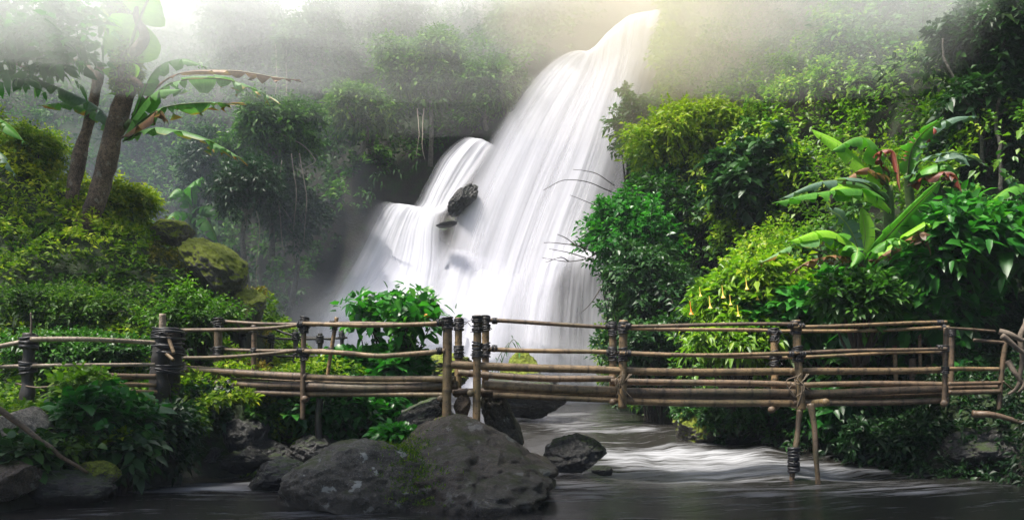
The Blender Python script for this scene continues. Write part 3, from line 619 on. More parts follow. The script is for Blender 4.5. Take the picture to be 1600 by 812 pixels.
pshrub('shrub', 'shrub hanging over the water right of the mossy rock', 'shrub', 1195, 640, 18.6, 60, 32, .6, 700, .2, 'leaf_fresh', 233, nl=10, tint=.25, ovate=True, asp=.6)
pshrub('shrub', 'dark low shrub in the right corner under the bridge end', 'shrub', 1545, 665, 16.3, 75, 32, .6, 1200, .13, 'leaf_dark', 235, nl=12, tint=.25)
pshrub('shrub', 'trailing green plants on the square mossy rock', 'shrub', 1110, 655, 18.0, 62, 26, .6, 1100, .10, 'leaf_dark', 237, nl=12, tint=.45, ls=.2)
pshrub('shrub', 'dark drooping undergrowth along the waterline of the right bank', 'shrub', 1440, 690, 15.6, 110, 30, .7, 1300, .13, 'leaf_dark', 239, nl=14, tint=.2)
# large blurred leaves at the right edge
pshrub('broadleaf_shrub', 'large leafed green shrub leaning in at the right edge', 'shrub', 1520, 405, 16.2, 95, 48, .9, 640, .31, 'leaf_fresh', 241, nl=14, tint=.4, ovate=True, asp=.5, k=4, ls=.6, droop=.35)
pshrub('shrub', 'bushy leaves at the foot of the low banana plant', 'shrub', 1352, 475, 15.5, 58, 26, .5, 700, .16, 'leaf_mid', 243, nl=12, tint=.3, ovate=True, asp=.55)
# behind the bridge, left bank
pshrub('shrub', 'dark ferny shrub under the left part of the bridge', 'shrub', 540, 660, 15.9, 100, 38, .7, 1100, .17, 'leaf_fresh', 251, nl=12, tint=.15, ovate=True, asp=.55)
pshrub('shrub', 'leafy tuft growing under the left bridge end', 'shrub', 405, 660, 15.7, 55, 32, .5, 600, .16, 'leaf_mid', 253, nl=10, tint=.3, ovate=True, asp=.55)
pshrub('shrub', 'low green plant at the foot of the broad boulder', 'plant', 622, 688, 14.0, 26, 14, .3, 120, .13, 'leaf_fresh', 255, nl=6, tint=.3, ovate=True, asp=.6, ls=.2, sr=.012)
pshrub('shrub', 'low green plants behind the logs at the foot of the tall leafy shrub', 'plant', 590, 582, 18.0, 95, 22, .8, 480, .24, 'leaf_fresh', 257, nl=10, tint=.35, ovate=True, asp=.7)
pshrub('shrub', 'grassy green clump inside the left bridge bend', 'plant', 425, 588, 21.2, 60, 9, .7, 500, .10, 'leaf_lime', 259, nl=10, tint=.3)
pshrub('shrub', 'black green plants in the shade under the left end of the bridge', 'shrub', 320, 655, 15.2, 55, 45, .5, 700, .15, 'leaf_dark', 260, nl=12, tint=.12)  # near-black leaves added to stand in for shade under the deck
pshrub('shrub', 'dark ferns round the foot of the thick black post', 'shrub', 255, 690, 13.5, 45, 36, .35, 520, .13, 'leaf_dark', 262, nl=10, tint=.2)
# mound
pshrub('shrub', 'leafy mossy bush at the left edge of the mound top', 'shrub', 45, 250, 20.0, 42, 40, .8, 1400, .10, 'moss_leaf', 261, nl=12, tint=.45)
pshrub('shrub', 'bright green bush right of the tree foot on the mound', 'shrub', 195, 330, 20.6, 42, 30, .7, 1200, .10, 'moss_leaf', 263, nl=12, tint=.6)
pshrub('shrub', 'green shrub at the fence below the mound', 'shrub', 130, 562, 15.2, 130, 22, .7, 2600, .095, 'leaf_mid', 265, nl=18, tint=.25)
pshrub('shrub', 'low bright shrub behind the thick gate post', 'shrub', 300, 515, 16.8, 48, 44, .6, 2200, .09, 'leaf_lime', 267, nl=14, tint=.12)
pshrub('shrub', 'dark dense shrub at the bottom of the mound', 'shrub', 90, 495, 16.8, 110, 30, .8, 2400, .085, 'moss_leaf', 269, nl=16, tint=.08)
# left foreground bank
pshrub('broadleaf_shrub', 'large leafed weed on the bank under the left fence', 'plant', 160, 668, 12.5, 66, 34, .6, 420, .19, 'leaf_fresh', 271, nl=12, tint=.18, ovate=True, asp=.72, k=5, ls=.35)
pshrub('broadleaf_shrub', 'yellowish vine plant climbing to the left fence', 'plant', 120, 630, 12.8, 28, 34, .35, 200, .12, 'leaf_lime', 273, nl=9, tint=.35, ovate=True, asp=.6, k=5)
pshrub('broadleaf_shrub', 'dark leafy plant at the waterline of the left bank', 'plant', 165, 714, 12.2, 66, 24, .5, 320, .17, 'leaf_dark', 275, nl=10, tint=.35, ovate=True, asp=.7, k=5)
pshrub('broadleaf_shrub', 'dull big leafed plant below the pale stone block', 'plant', 42, 728, 11.3, 30, 18, .35, 80, .2, 'leaf_dark', 277, nl=8, tint=.45, ovate=True, asp=.8, k=4)

def tree(name, label, base, top, crown_c, crown_r, n, L, mt, seed, tr=.12, tint=.4, trunk='bark_thin', nl=14, lean=None, group=None, k=6, ls=.5):
    t = thing(name, base, label, 'tree', group); rs = np.random.default_rng(seed); mb = MB()
    b, tp = np.array(base, float), np.array(top, float); mid_ = (b+tp)/2+rs.normal(size=3)*.25
    tube(mb, spline([b, mid_, tp], 18), np.linspace(tr, tr*.5, 18), 9, lump=(.2, 3), seed=seed); lb = lobes(crown_c, crown_r, nl, seed)
    tk = mb.build('trunk', M[trunk], t)
    mb = MB()
    for q, _ in lb: tube(mb, spline([tp+(b-tp)*rs.uniform(0, .2), (tp+q)/2+rs.normal(size=3)*.2, q], 10), np.linspace(tr*.45, tr*.12, 10), 6)
    mb.build('limbs', M[trunk], t)
    P, N = lobe_points(lb, n, seed+1, .6); mb = MB(); sprigs(mb, P, N, k, ls, L, .48, tint+.3*(fbm(P*.8, 2, seed)-.5), seed=seed+2, droop=.35)
    mb.build('crown', M[mt], t, False); return t
def ptree(label, px, pyb, pyc, Y, rpx, rpy, n, L, mt, seed, **kw):
    c = at(px, pyc, Y); k = Y/FPX; b = at(px+kw.pop('dx', 0), pyb, Y+.4)
    return tree('tree', label, b, c, c, (rpx*k, rpx*k*.8, rpy*k), int(n*1.6), L*.72, mt, seed, group='trees on the gorge wall', **kw)
ptree('bright green tree left of the crest of the fall', 672, 260, 125, 37.5, 72, 60, 1700, .28, 'leaf_far', 301, tint=.6)
ptree('pale round tree next to the crest of the fall', 765, 215, 150, 37.5, 62, 52, 1400, .28, 'leaf_far', 303, tint=.55)
ptree('yellow green tree between the waterfall and the left banana leaves', 560, 250, 185, 37.0, 55, 42, 1200, .26, 'leaf_far', 305, tint=.62)
ptree('dull green tree with twisted pale stems behind the banana leaves', 425, 400, 215, 33.0, 70, 62, 1600, .26, 'leaf_far', 307, tint=.42)
ptree('hazy slim tree in the middle of the gorge wall', 490, 300, 90, 40, 70, 70, 1300, .32, 'leaf_far', 309, tint=.35)
ptree('hazy tree above the left banana leaves', 380, 260, 60, 42, 75, 60, 1300, .34, 'leaf_far', 311, tint=.3)
ptree('misty tree at the top beside the fall crest', 850, 110, 35, 41, 65, 45, 1000, .32, 'leaf_far', 313, tint=.55)
ptree('faint tree at the top of the gorge wall', 590, 120, 30, 43, 80, 50, 1200, .34, 'leaf_far', 315, tint=.5)
ptree('low dark tree in the shade at the gorge foot', 390, 470, 310, 31.5, 52, 55, 1100, .22, 'leaf_dark', 317, tint=.3)
ptree('shadowed tree beside the lower left edge of the fall', 455, 480, 350, 33.5, 44, 60, 1000, .24, 'leaf_dark', 319, tint=.3)
ptree('shadowed dark tree beyond the mossy boulder', 330, 440, 270, 34.0, 55, 55, 1000, .24, 'leaf_dark', 321, tint=.3)
# unseen trees added outside the view, placed so their crowns shade the foreground
tree('tree', 'tall dark tree on the near left bank whose crown shades the stream', (-10.5, 7.5, 0.8), (-9.5, 8, 9), (-8.5, 7.5, 11.5), (5.5, 4.6, 2.2), 2600, .34, 'leaf_dark', 331, tr=.3, trunk='bark', nl=18, k=6, ls=.6)
tree('tree', 'tall dark tree behind the viewer whose crown hangs over the stream', (-3.5, -4.5, 0.2), (-2.5, 0, 9), (-1.0, 6.8, 11.5), (5.5, 4.6, 2.0), 2600, .34, 'leaf_dark', 333, tr=.3, trunk='bark', nl=18, k=6, ls=.6)
tree('tree', 'tall dark tree on the near right bank', (11.5, 6, 1.0), (9.5, 7.0, 9), (7.0, 8.0, 11.5), (4.6, 4.2, 2.0), 2200, .34, 'leaf_dark', 335, tr=.3, trunk='bark', nl=16, k=6, ls=.6)
# bare pale trunk near the crest
t = thing('dead_tree', at(905, 60, 40), 'pale bare trunk standing above the crest of the fall', 'tree'); mb = MB(); tube(mb, spline([at(905, 75, 40), at(904, 30, 40), at(906, -30, 40)], 12), np.linspace(.14, .10, 12), 8); mb.build('trunk', M['twig_pale'], t)
# pale vine stems on the gorge wall
def stems(name, label, cat, lines, mt, base, r=.03, part='stem', sides=6):
    t = thing(name, base, label, cat); rs = np.random.default_rng(len(label))
    for L in lines:
        mb = MB(); C = spline([at(*p) for p in L], 26); C = C+np.stack([fbm(C*1.7+k, 3, k+3)-.5 for k in range(3)], -1)*.25*min(1, r*20)
        tube(mb, C, np.linspace(r, r*.45, len(C)), sides); mb.build(part, M[mt], t)
    return t
stems('vine', 'twisted pale vines hanging below the dull green tree', 'vine', [[(430, 205, 32.4), (470, 225, 32.2), (492, 250, 32.2), (480, 262, 32.2)], [(415, 270, 32.2), (440, 320, 32), (455, 345, 32)], [(345, 290, 31), (365, 315, 31), (380, 330, 31)], [(400, 330, 31), (405, 360, 31), (400, 430, 31), (404, 480, 31)],
    [(455, 240, 32), (462, 300, 32), (458, 360, 32)], [(468, 240, 32), (478, 310, 32), (474, 380, 32)], [(440, 250, 32), (436, 330, 32), (446, 400, 32)]], 'twig_pale', at(430, 480, 32), .019)
stems('vine', 'thin straight lianas hanging on the hazy gorge wall', 'vine', [[(430, 60, 40), (432, 110, 39), (430, 170, 38)], [(445, 50, 40), (448, 120, 39), (446, 160, 38)], [(662, 170, 36.6), (660, 220, 36), (664, 250, 36)], [(652, 170, 36.6), (655, 210, 36), (650, 245, 36)]], 'twig_pale', at(430, 200, 38), .022)
stems('bare_branches', 'bare twigs reaching out over the lower fall', 'branch', [[(955, 380, 23.5), (920, 402, 23.2), (885, 408, 23), (848, 402, 22.8)], [(930, 396, 23.2), (905, 385, 23), (872, 380, 22.8), (850, 378, 22.8)], [(915, 402, 23.2), (890, 395, 23), (858, 388, 22.8)], [(955, 300, 26), (920, 285, 26), (880, 282, 26), (850, 297, 26)], [(960, 290, 26), (930, 270, 26), (895, 265, 26)],
    [(955, 330, 26), (925, 318, 26), (890, 305, 26)], [(945, 440, 22.5), (925, 470, 22.4), (905, 490, 22.3)], [(890, 408, 23), (875, 402, 22.9), (852, 410, 22.8)], [(900, 384, 23), (885, 372, 23), (870, 366, 22.9)]], 'stem_dark', at(955, 400, 23.5), .016)
stems('sapling', 'thin leafless saplings in the upper right shade', 'tree', [[(1562, 300, 18), (1558, 200, 18), (1565, 100, 18), (1560, -20, 18)], [(1535, 260, 18.4), (1525, 180, 18.4), (1480, 110, 18.4), (1470, 60, 18.4)], [(1545, 180, 18.2), (1580, 170, 18.2), (1600, 160, 18.2)]], 'bark_thin', at(1562, 330, 18), .045)
stems('driftwood', 'tangle of pale driftwood at the right bridge end', 'driftwood', [[(1556, 515, 14.2), (1575, 525, 14.1), (1592, 535, 14.1), (1605, 530, 14.1)], [(1560, 520, 14), (1585, 545, 14), (1610, 560, 14)], [(1600, 500, 14.2), (1590, 540, 14.2), (1585, 600, 14.2), (1570, 620, 14.2)], [(1608, 560, 14), (1596, 590, 14), (1590, 615, 14)], [(1570, 560, 14.3), (1585, 585, 14.2), (1600, 620, 14.2)]], 'twig', at(1585, 620, 14.1), .05, 'branch', 8)
stems('fallen_branch', 'reddish dead branch lying under the right bridge end', 'branch', [[(1520, 650, 14.2), (1560, 655, 14.1), (1610, 662, 14)]], 'bamboo_old', at(1560, 660, 14.1), .06, 'branch', 8)
stems('leaning_pole', 'dark pole leaning across the lower left bank', 'pole', [[(-30, 618, 10.8), (60, 683, 11), (135, 740, 11.3)]], 'bamboo_old', at(135, 745, 11.3), .045, 'shaft', 8)

# tall leafy shrub behind the bridge
t = thing('leafy_shrub', at(615, 592, 18), 'bright green large leafed shrub standing in front of the white fall', 'shrub'); rs = np.random.default_rng(5)
mb = MB(); Pl, Nl = [], []
for k in range(26):
    a = rs.uniform(0, 2*math.pi); q = math.sqrt(rs.uniform()); ex = at(618+q*82*math.cos(a), 0, 18)[0]; ey = 18+q*.95*math.sin(a); ez = EYE+(HOR-(468+26*q*q+rs.uniform(-6, 26)))/FPX*18
    b = np.array([at(600+rs.uniform(-35, 50), 0, 18)[0], 18+rs.uniform(-.25, .25), 1.25]); tp = np.array([ex, ey, ez]); C = spline([b, (b*.5+tp*.5)+np.array([0, 0, .15])+rs.normal(size=3)*.06, tp], 12); tube(mb, C, np.linspace(.022, .008, 12), 6)
    for j in range(30): Pl.append(tp+rs.normal(size=3)*np.array([.2, .2, .13])); Nl.append(nrm(tp-np.array([at(615, 0, 18)[0], 18, 1.6])))
    for j in range(9): Pl.append(C[rs.integers(4, 10)]); Nl.append(nrm(rs.normal(size=3)*np.array([1, 1, .2])))
mb.build('stems', M['stem_dark'], t); Pl, Nl = np.array(Pl), np.array(Nl); n_ = len(Pl); mb = MB()
D = nrm(Nl*.6+rs.normal(size=(n_, 3))*.7+np.array([0, 0, -.25])); L = rs.uniform(.16, .30, n_)
leafmesh(mb, Pl, D, nrm(np.array([0, 0, 1.])+rs.normal(size=(n_, 3))*.35), L, L*.66, np.clip(.62+rs.normal(size=n_)*.14, 0, 1), True, .3); mb.build('foliage', M['leaf_fresh'], t, False)
for px, py in ((700, 512), (668, 493)):
    V, F = rock_shape(at(px, py, 17.4), (.07, .05, .035), px, 0, 3, cuts=3); mesh('flower', V, F, M['flower_orange'], t, True)
# sprig of bamboo grass near the fall
t = thing('bamboo_sprig', at(770, 590, 20), 'thin arching bamboo sprig beside the right bridge post', 'plant'); mb = MB(); C1 = spline([at(772, 590, 19), at(778, 560, 19), at(795, 535, 19)], 10); C2 = spline([at(775, 590, 19), at(792, 545, 19), at(803, 530, 19), at(812, 548, 19)], 12)
tube(mb, C1, .008, 5); tube(mb, C2, .008, 5); mb.build('stem', M['stem'], t); mb = MB(); Pq = np.vstack([C1[3:], C2[6:]]); nq = len(Pq); leafmesh(mb, Pq, rs.normal(size=(nq, 3))*.5+np.array([.3, 0, -.6]), rs.normal(size=(nq, 3))+np.array([0, -1, 1]), np.full(nq, .24), np.full(nq, .04), np.full(nq, .5), False, .2); mb.build('foliage', M['leaf_fresh'], t, False)

# angel's trumpet
t = pshrub('trumpet_flower_bush', 'light green bush hung with yellow trumpet flowers', 'shrub', 1170, 465, 17.8, 85, 48, .7, 900, .19, 'leaf_lime', 281, nl=14, tint=.48, asp=.42, ls=.35, droop=.4, k=5)
def trumpet(parent, p, s, mt):
    prof = [(0, .012), (.04, .018), (.5, .028), (.78, .05), (.92, .10), (1.0, .15)]; a = np.linspace(0, 2*np.pi, 15)[:-1]; V = []
    for zz, rr in prof:
        star = 1+(.22*np.cos(5*a) if zz > .9 else 0*a); V.append(np.stack([p[0]+rr*s*star*np.cos(a)+.1*s*zz, p[1]+rr*s*star*np.sin(a), np.full(14, p[2]-zz*s*.9)], -1))
    V = np.array(V).reshape(-1, 3); i = np.arange(len(prof)-1)[:, None]*14; j = np.arange(14)[None]; F = np.stack([i+j, i+(j+1) % 14, i+14+(j+1) % 14, i+14+j], -1).reshape(-1, 4); mesh('flower', V, F, M[mt], parent, True)
for k, (px, py, s) in enumerate(((1078, 470, .26), (1108, 462, .24), (1128, 445, .25), (1165, 432, .25), (1140, 460, .2), (1152, 476, .22), (1093, 448, .18), (1182, 452, .2))): trumpet(t, at(px, py, 17.0), s*1.1, 'flower_orange' if k == 0 else 'flower')
pshrub('trumpet_flower_bush', 'light green sprays drooping behind the handrail below the trumpet flowers', 'shrub', 1150, 540, 17.2, 70, 28, .5, 420, .18, 'leaf_lime', 283, nl=10, tint=.4, asp=.4, droop=.45, k=5)

# ------------------------------------------------------------------ banana plants
def banana_leaf(parent, ctrl, width, mt, fold=.6, roll=0, tear=.35, seed=0, petiole=.0, name='leaf', near=1.0):
    rs = np.random.default_rng(seed); nk = 44; C = spline(ctrl, nk); T = nrm(np.gradient(C, axis=0)); up = np.array([0, 0, 1.])
    up = up if abs(T[:, 2]).mean() < .85 else np.array([0, -1., .2])
    Sd = nrm(np.cross(T, up)); Nn = np.cross(Sd, T); c, s = math.cos(roll), math.sin(roll); Sd, Nn = Sd*c+Nn*s, Nn*c-Sd*s
    v = np.linspace(0, 1, nk); prof = np.sin(np.pi*np.clip((v-petiole)/(1-petiole), 0, 1)**.72)**.55*(v > petiole)
    prof = np.where(v >= .999, .05, prof); mb = MB(); na = 5
    for side in (1, -1):
        k0 = 0
        while k0 < nk-1:
            ln = int(rs.integers(2, 7)) if rs.uniform() < tear else int(rs.integers(6, 14)); k1 = min(nk-1, k0+ln); idx = np.arange(k0, k1+1)
            fa = fold+rs.normal()*.30*tear*2; m_ = len(idx); le = 1-rs.uniform(0, .38)*tear*2*(rs.uniform() < .7); q = np.linspace(0, 1, na)
            sh = (idx-(k0+k1)/2)/max(1, (k1-k0)); V = []
            for w in q:
                ang = fa+w*w*.22-.25*(1-w); out = Sd[idx]*side*math.cos(ang)-Nn[idx]*math.sin(ang)
                gap = -T[idx]*(sh*w*w*.22*tear*4*width)[:, None]
                V.append(C[idx]+out*(w*width*.5*prof[idx])[:, None]*(1-(1-le)*w)+gap+Nn[idx]*(.02*math.sin(w*3.1)))
            V = np.array(V).reshape(-1, 3); ii = np.arange(na-1)[:, None]*m_+np.arange(m_-1)[None]; F = np.stack([ii, ii+1, ii+m_+1, ii+m_], -1).reshape(-1, 4)
            U = np.stack([np.repeat(q*side, m_), np.tile(v[idx], na)], -1); mb.add(V, F, 0, U); k0 = k1
    tube(mb, C-Nn*.012, np.linspace(.028, .008, nk)*max(.6, width), 6, U_ := True) if False else None
    o = mb.build(name, M[mt], parent, True)
    mr = MB(); tube(mr, C-Nn*.014, np.linspace(.030, .007, nk)*max(.7, width*1.2), 7); mesh_o = mr.build('midrib', M['stem'] if mt not in ('banana_dry', 'banana_red') else M['bamboo_old'], o); return o
def bl(parent, pts, width, mt, **kw): return banana_leaf(parent, [at(*p) for p in pts], width, mt, **kw)

BL = thing('banana_plant', at(185, 300, 19.2), 'banana plant with torn arching leaves growing behind the mossy tree', 'banana plant')
k = 19.0
mb = MB(); tube(mb, spline([at(140, 350, k+1.3), at(165, 280, k+1.1), at(185, 215, k+.7), at(203, 190, k+.1)], 14), np.linspace(.11, .06, 14), 10); mb.build('stem', M['stem'], BL)
bl(BL, [(192, 222, k), (212, 180, k-.1), (245, 143, k-.2), (286, 140, k-.4)], .55, 'banana', seed=1, fold=.9, tear=.2)
bl(BL, [(205, 190, k), (262, 132, k-.2), (340, 122, k-.5), (400, 140, k-.7), (432, 158, k-.8)], .62, 'banana_worn', seed=2, fold=.75, petiole=.12, tear=.75)
bl(BL, [(205, 180, k+.6), (270, 118, k+.5), (360, 110, k+.4), (430, 120, k+.3), (470, 126, k+.3)], .42, 'banana_dry', seed=3, fold=1.15, tear=.9, petiole=.2)
bl(BL, [(200, 205, k), (250, 170, k-.3), (310, 160, k-.5), (374, 162, k-.7)], .60, 'banana_worn', seed=4, fold=1.05, tear=.9, petiole=.15)
bl(BL, [(195, 218, k), (240, 200, k-.4), (300, 210, k-.7), (345, 228, k-.9), (380, 250, k-1.0)], .62, 'banana_worn', seed=5, fold=.95, petiole=.1, tear=.75)
bl(BL, [(205, 190, k+.3), (240, 112, k+.3), (285, 92, k+.2), (322, 106, k+.1)], .5, 'banana', seed=6, fold=.8)
bl(BL, [(190, 215, k), (225, 190, k-.3), (250, 172, k-.4), (262, 190, k-.5)], .45, 'banana_dry', seed=7, fold=1.0, tear=.6)
bl(BL, [(190, 160, k+.2), (205, 70, k+.1), (232, 0, k-.2), (262, -40, k-.5)], 1.2, 'banana_bright', seed=8, fold=.1, tear=.4, roll=1.15)
bl(BL, [(180, 200, k+.5), (150, 165, k+.4), (100, 140, k+.3), (55, 122, k+.2)], .6, 'banana_grey', seed=9, fold=.8)
bl(BL, [(180, 205, k+.6), (150, 175, k+.7), (110, 160, k+.8), (60, 165, k+.8)], .55, 'banana_worn', seed=10, fold=.9)
B2 = thing('banana_plant', at(-60, 330, 18.5), 'banana leaf poking in at the left edge above the mound', 'banana plant')
mb = MB(); tube(mb, spline([at(-70, 340, 18.8), at(-62, 250, 18.6), at(-50, 200, 18.5)], 8), .13, 10); mb.build('stem', M['stem'], B2)
bl(B2, [(-50, 205, 18.5), (-20, 180, 18.3), (15, 195, 18.1), (40, 225, 18)], .6, 'banana', seed=11, fold=.7); bl(B2, [(-50, 215, 18.4), (-25, 225, 18.2), (5, 245, 18), (25, 275, 18)], .5, 'banana_grey', seed=12, fold=.7)
B3 = thing('banana_plant', at(300, 400, 33), 'dim banana plant in the hazy gorge behind the mossy boulder', 'banana plant')
mb = MB(); tube(mb, spline([at(305, 410, 33), at(300, 350, 33), at(302, 320, 33)], 8), .16, 8); mb.build('stem', M['stem'], B3)
for q, (pts, w) in enumerate(([[(302, 325, 33), (280, 295, 32.6), (262, 310, 32.2)], 1.0], [[(302, 325, 33), (300, 290, 32.6), (318, 275, 32.4)], .9], [[(302, 330, 33), (330, 320, 32.4), (350, 345, 32)], 1.0], [[(300, 335, 33), (275, 330, 32.4), (258, 345, 32)], .9], [[(304, 340, 33), (325, 345, 32.3), (340, 380, 32)], .9])): bl(B3, pts, w, 'banana', seed=20+q, fold=.6, tear=.2)

R1 = thing('banana_plant', at(1348, 500, 16.0), 'low bright banana plant spreading over the right bank shrubs', 'banana plant')
k = 15.9
mb = MB(); tube(mb, spline([at(1352, 490, k+.2), at(1348, 440, k+.1), at(1346, 395, k)], 10), np.linspace(.11, .07, 10), 10); mb.build('stem', M['stem'], R1)
bl(R1, [(1346, 410, k), (1305, 374, k-.4), (1245, 380, k-.7), (1178, 416, k-.9)], .58, 'banana_worn', seed=31, fold=.65, petiole=.06, tear=.6)
bl(R1, [(1348, 405, k), (1318, 372, k-.3), (1280, 360, k-.6), (1232, 378, k-.9)], .55, 'banana_bright', seed=32, fold=.6, tear=.15)
bl(R1, [(1345, 400, k), (1330, 362, k+.1), (1312, 338, k+.1), (1290, 325, k)], .60, 'banana_grey', seed=33, fold=.15, roll=1.1, tear=.4)
bl(R1, [(1347, 400, k), (1352, 370, k), (1349, 345, k), (1346, 325, k)], .34, 'banana_bright', seed=34, fold=.4, roll=.9, tear=.05)
bl(R1, [(1352, 405, k+.1), (1390, 365, k), (1430, 322, k), (1470, 283, k)], .55, 'banana', seed=35, fold=.25, roll=.9, tear=.1)
bl(R1, [(1354, 410, k), (1400, 385, k-.3), (1440, 362, k-.4), (1452, 388, k-.5)], .40, 'banana_dry', seed=36, fold=1.0, tear=.9)
bl(R1, [(1356, 408, k), (1420, 365, k-.2), (1465, 340, k-.3), (1515, 330, k-.4)], .52, 'banana_bright', seed=37, fold=.5)
bl(R1, [(1350, 412, k), (1368, 385, k-.3), (1400, 372, k-.5), (1425, 385, k-.6)], .5, 'banana', seed=38, fold=.6)
bl(R1, [(1346, 415, k), (1318, 400, k-.5), (1270, 405, k-.8), (1235, 425, k-.9)], .32, 'banana_dry', seed=39, fold=1.1, tear=.85)
bl(R1, [(1346, 405, k), (1330, 385, k-.6), (1340, 390, k-.9), (1330, 420, k-1.1)], .45, 'banana', seed=40, fold=.5)
R2 = thing('banana_plant', at(1392, 480, 16.8), 'taller banana plant with dead red brown leaves above the right bank', 'banana plant')
k = 16.5
mb = MB(); tube(mb, spline([at(1394, 470, k+.3), at(1390, 360, k+.2), at(1388, 290, k)], 14), np.linspace(.14, .08, 14), 10); mb.build('stem', M['stem'], R2)
mb = MB(); tube(mb, spline([at(1440, 470, k+.6), at(1425, 340, k+.5), at(1418, 270, k+.3)], 14), np.linspace(.12, .07, 14), 10); mb.build('stem', M['stem'], R2)
bl(R2, [(1386, 300, k), (1352, 262, k-.2), (1315, 228, k-.3), (1268, 204, k-.4)], .62, 'banana_bright', seed=51, fold=.2, roll=.75, tear=.08)
bl(R2, [(1388, 295, k), (1370, 232, k-.1), (1340, 214, k-.3), (1296, 238, k-.6)], .60, 'banana', seed=52, fold=.7)
bl(R2, [(1386, 312, k), (1345, 284, k-.5), (1280, 284, k-.8), (1218, 312, k-1)], .52, 'banana_grey', seed=53, fold=.6, tear=.6)
bl(R2, [(1386, 318, k), (1340, 296, k-.7), (1270, 302, k-1), (1206, 318, k-1.2)], .50, 'banana', seed=54, fold=.6, tear=.5)
bl(R2, [(1390, 330, k-.1), (1362, 300, k-.5), (1325, 290, k-.7), (1298, 300, k-.9)], .62, 'banana_bright', seed=55, fold=.25, roll=.6, tear=.1)
bl(R2, [(1418, 280, k+.3), (1425, 235, k+.1), (1442, 208, k), (1475, 184, k-.1)], .6, 'banana', seed=56, fold=.3, roll=.9)
bl(R2, [(1390, 270, k), (1372, 240, k-.3), (1398, 238, k-.5), (1406, 300, k-.7)], .34, 'banana_red', seed=57, fold=1.0, tear=.5)
bl(R2, [(1418, 285, k+.2), (1440, 250, k-.1), (1490, 238, k-.3), (1535, 252, k-.5)], .60, 'banana_grey', seed=58, fold=.65, tear=.7)
bl(R2, [(1418, 290, k+.2), (1455, 272, k-.3), (1490, 270, k-.5), (1502, 302, k-.6)], .42, 'banana_red', seed=59, fold=.8, tear=.6)
bl(R2, [(1418, 270, k+.3), (1440, 215, k+.3), (1485, 185, k+.2), (1530, 183, k+.1)], .4, 'banana_grey', seed=60, fold=.7)
bl(R2, [(1388, 290, k), (1360, 265, k-.4), (1335, 270, k-.6), (1300, 300, k-.7)], .4, 'banana_dry', seed=61, fold=.9, tear=.6)
bl(R2, [(1420, 285, k+.2), (1450, 262, k-.2), (1478, 255, k-.3), (1500, 275, k-.4)], .5, 'banana', seed=62, fold=.6)
bl(R2, [(1416, 275, k+.3), (1420, 225, k+.3), (1455, 200, k+.2), (1448, 225, k)], .3, 'banana_red', seed=63, fold=.5)
R3 = thing('banana_plant', at(1610, 420, 16.5), 'dark big leaf hanging in at the right edge', 'banana plant')
mb = MB(); tube(mb, spline([at(1625, 440, 16.6), at(1622, 340, 16.5), at(1615, 300, 16.5)], 8), .1, 8); mb.build('stem', M['stem'], R3)
bl(R3, [(1615, 300, 16.5), (1590, 288, 16.3), (1555, 310, 16.1), (1535, 335, 16)], .45, 'banana', seed=71, fold=.6); bl(R3, [(1615, 320, 16.4), (1590, 340, 16.1), (1560, 370, 15.9), (1500, 395, 15.7)], .45, 'banana', seed=72, fold=.6)

# ------------------------------------------------------------------ mossy twin trunked tree on the mound
MT = thing('mossy_tree', at(140, 350, 19.8), 'gnarled twin trunked mossy tree on the left mound', 'tree')
def limb(parent, pts, r0, r1, name='trunk', mt='bark', lump=(.38, 2.6), seed=0, nseg=46, sides=16):
    mb = MB(); C = spline([at(*p) for p in pts], nseg); tube(mb, C, np.interp(np.linspace(0, 1, nseg), [0, .12, 1], [r0*1.5, r0, r1]), sides, lump=lump, seed=seed); return mb.build(name, M[mt], parent)
limb(MT, [(112, 385, 19.2), (144, 330, 19.2), (164, 262, 19.3), (182, 190, 19.3), (200, 122, 19.3), (194, 60, 19.4), (178, -10, 19.6), (170, -90, 19.8)], .205, .19, seed=1)
limb(MT, [(104, 385, 19.3), (112, 320, 19.4), (124, 245, 19.6), (142, 180, 19.8), (152, 130, 19.9), (156, 105, 20)], .15, .09, seed=2)
limb(MT, [(152, 135, 19.9), (142, 110, 20), (120, 96, 20.2), (60, 110, 20.4), (20, 98, 20.6)], .07, .03, 'limb', seed=3)
limb(MT, [(190, 132, 19.3), (206, 124, 19.1), (222, 134, 19)], .10, .05, 'limb', seed=4)
limb(MT, [(190, 100, 19.3), (225, 60, 19.1), (215, 20, 19), (240, -60, 18.9)], .12, .08, 'limb', seed=5)
limb(MT, [(180, 60, 19.6), (140, 20, 19.6), (90, -10, 19.4), (20, -20, 19.2)], .10, .04, 'limb', seed=6)
# moss and climbers wrapped round the upper trunk
rs = np.random.default_rng(12); C = spline([at(198, 135, 19.3), at(197, 70, 19.4), at(178, -10, 19.6)], 60); i_ = rs.integers(0, 60, 900); d_ = nrm(rs.normal(size=(900, 3))); mb = MB(); sprigs(mb, C[i_]+d_*.25, d_, 5, .12, .09, .55, np.full(900, .55), seed=3); mb.build('moss', M['moss_leaf'], MT, False)
rs = np.random.default_rng(13); lb = [(at(px, py, Y), np.array([.8, .8, .35])*s) for px, py, Y, s in ((30, 60, 18.6, 1), (80, 75, 18.4, 1), (120, 95, 18.5, .7), (60, 110, 18.8, .7), (10, 20, 18.8, 1), (90, 30, 18.5, 1), (140, 45, 18.8, .7), (-40, 60, 18.6, 1.1), (20, 110, 19, .6), (50, -10, 18.7, 1.1))]
P, N = lobe_points(lb, 420, 14, .8); mb = MB(); sprigs(mb, P, N, 4, .4, .24, .62, np.full(len(P), .62), True, seed=15, droop=.35); mb.build('crown', M['leaf_fresh'], MT, False)

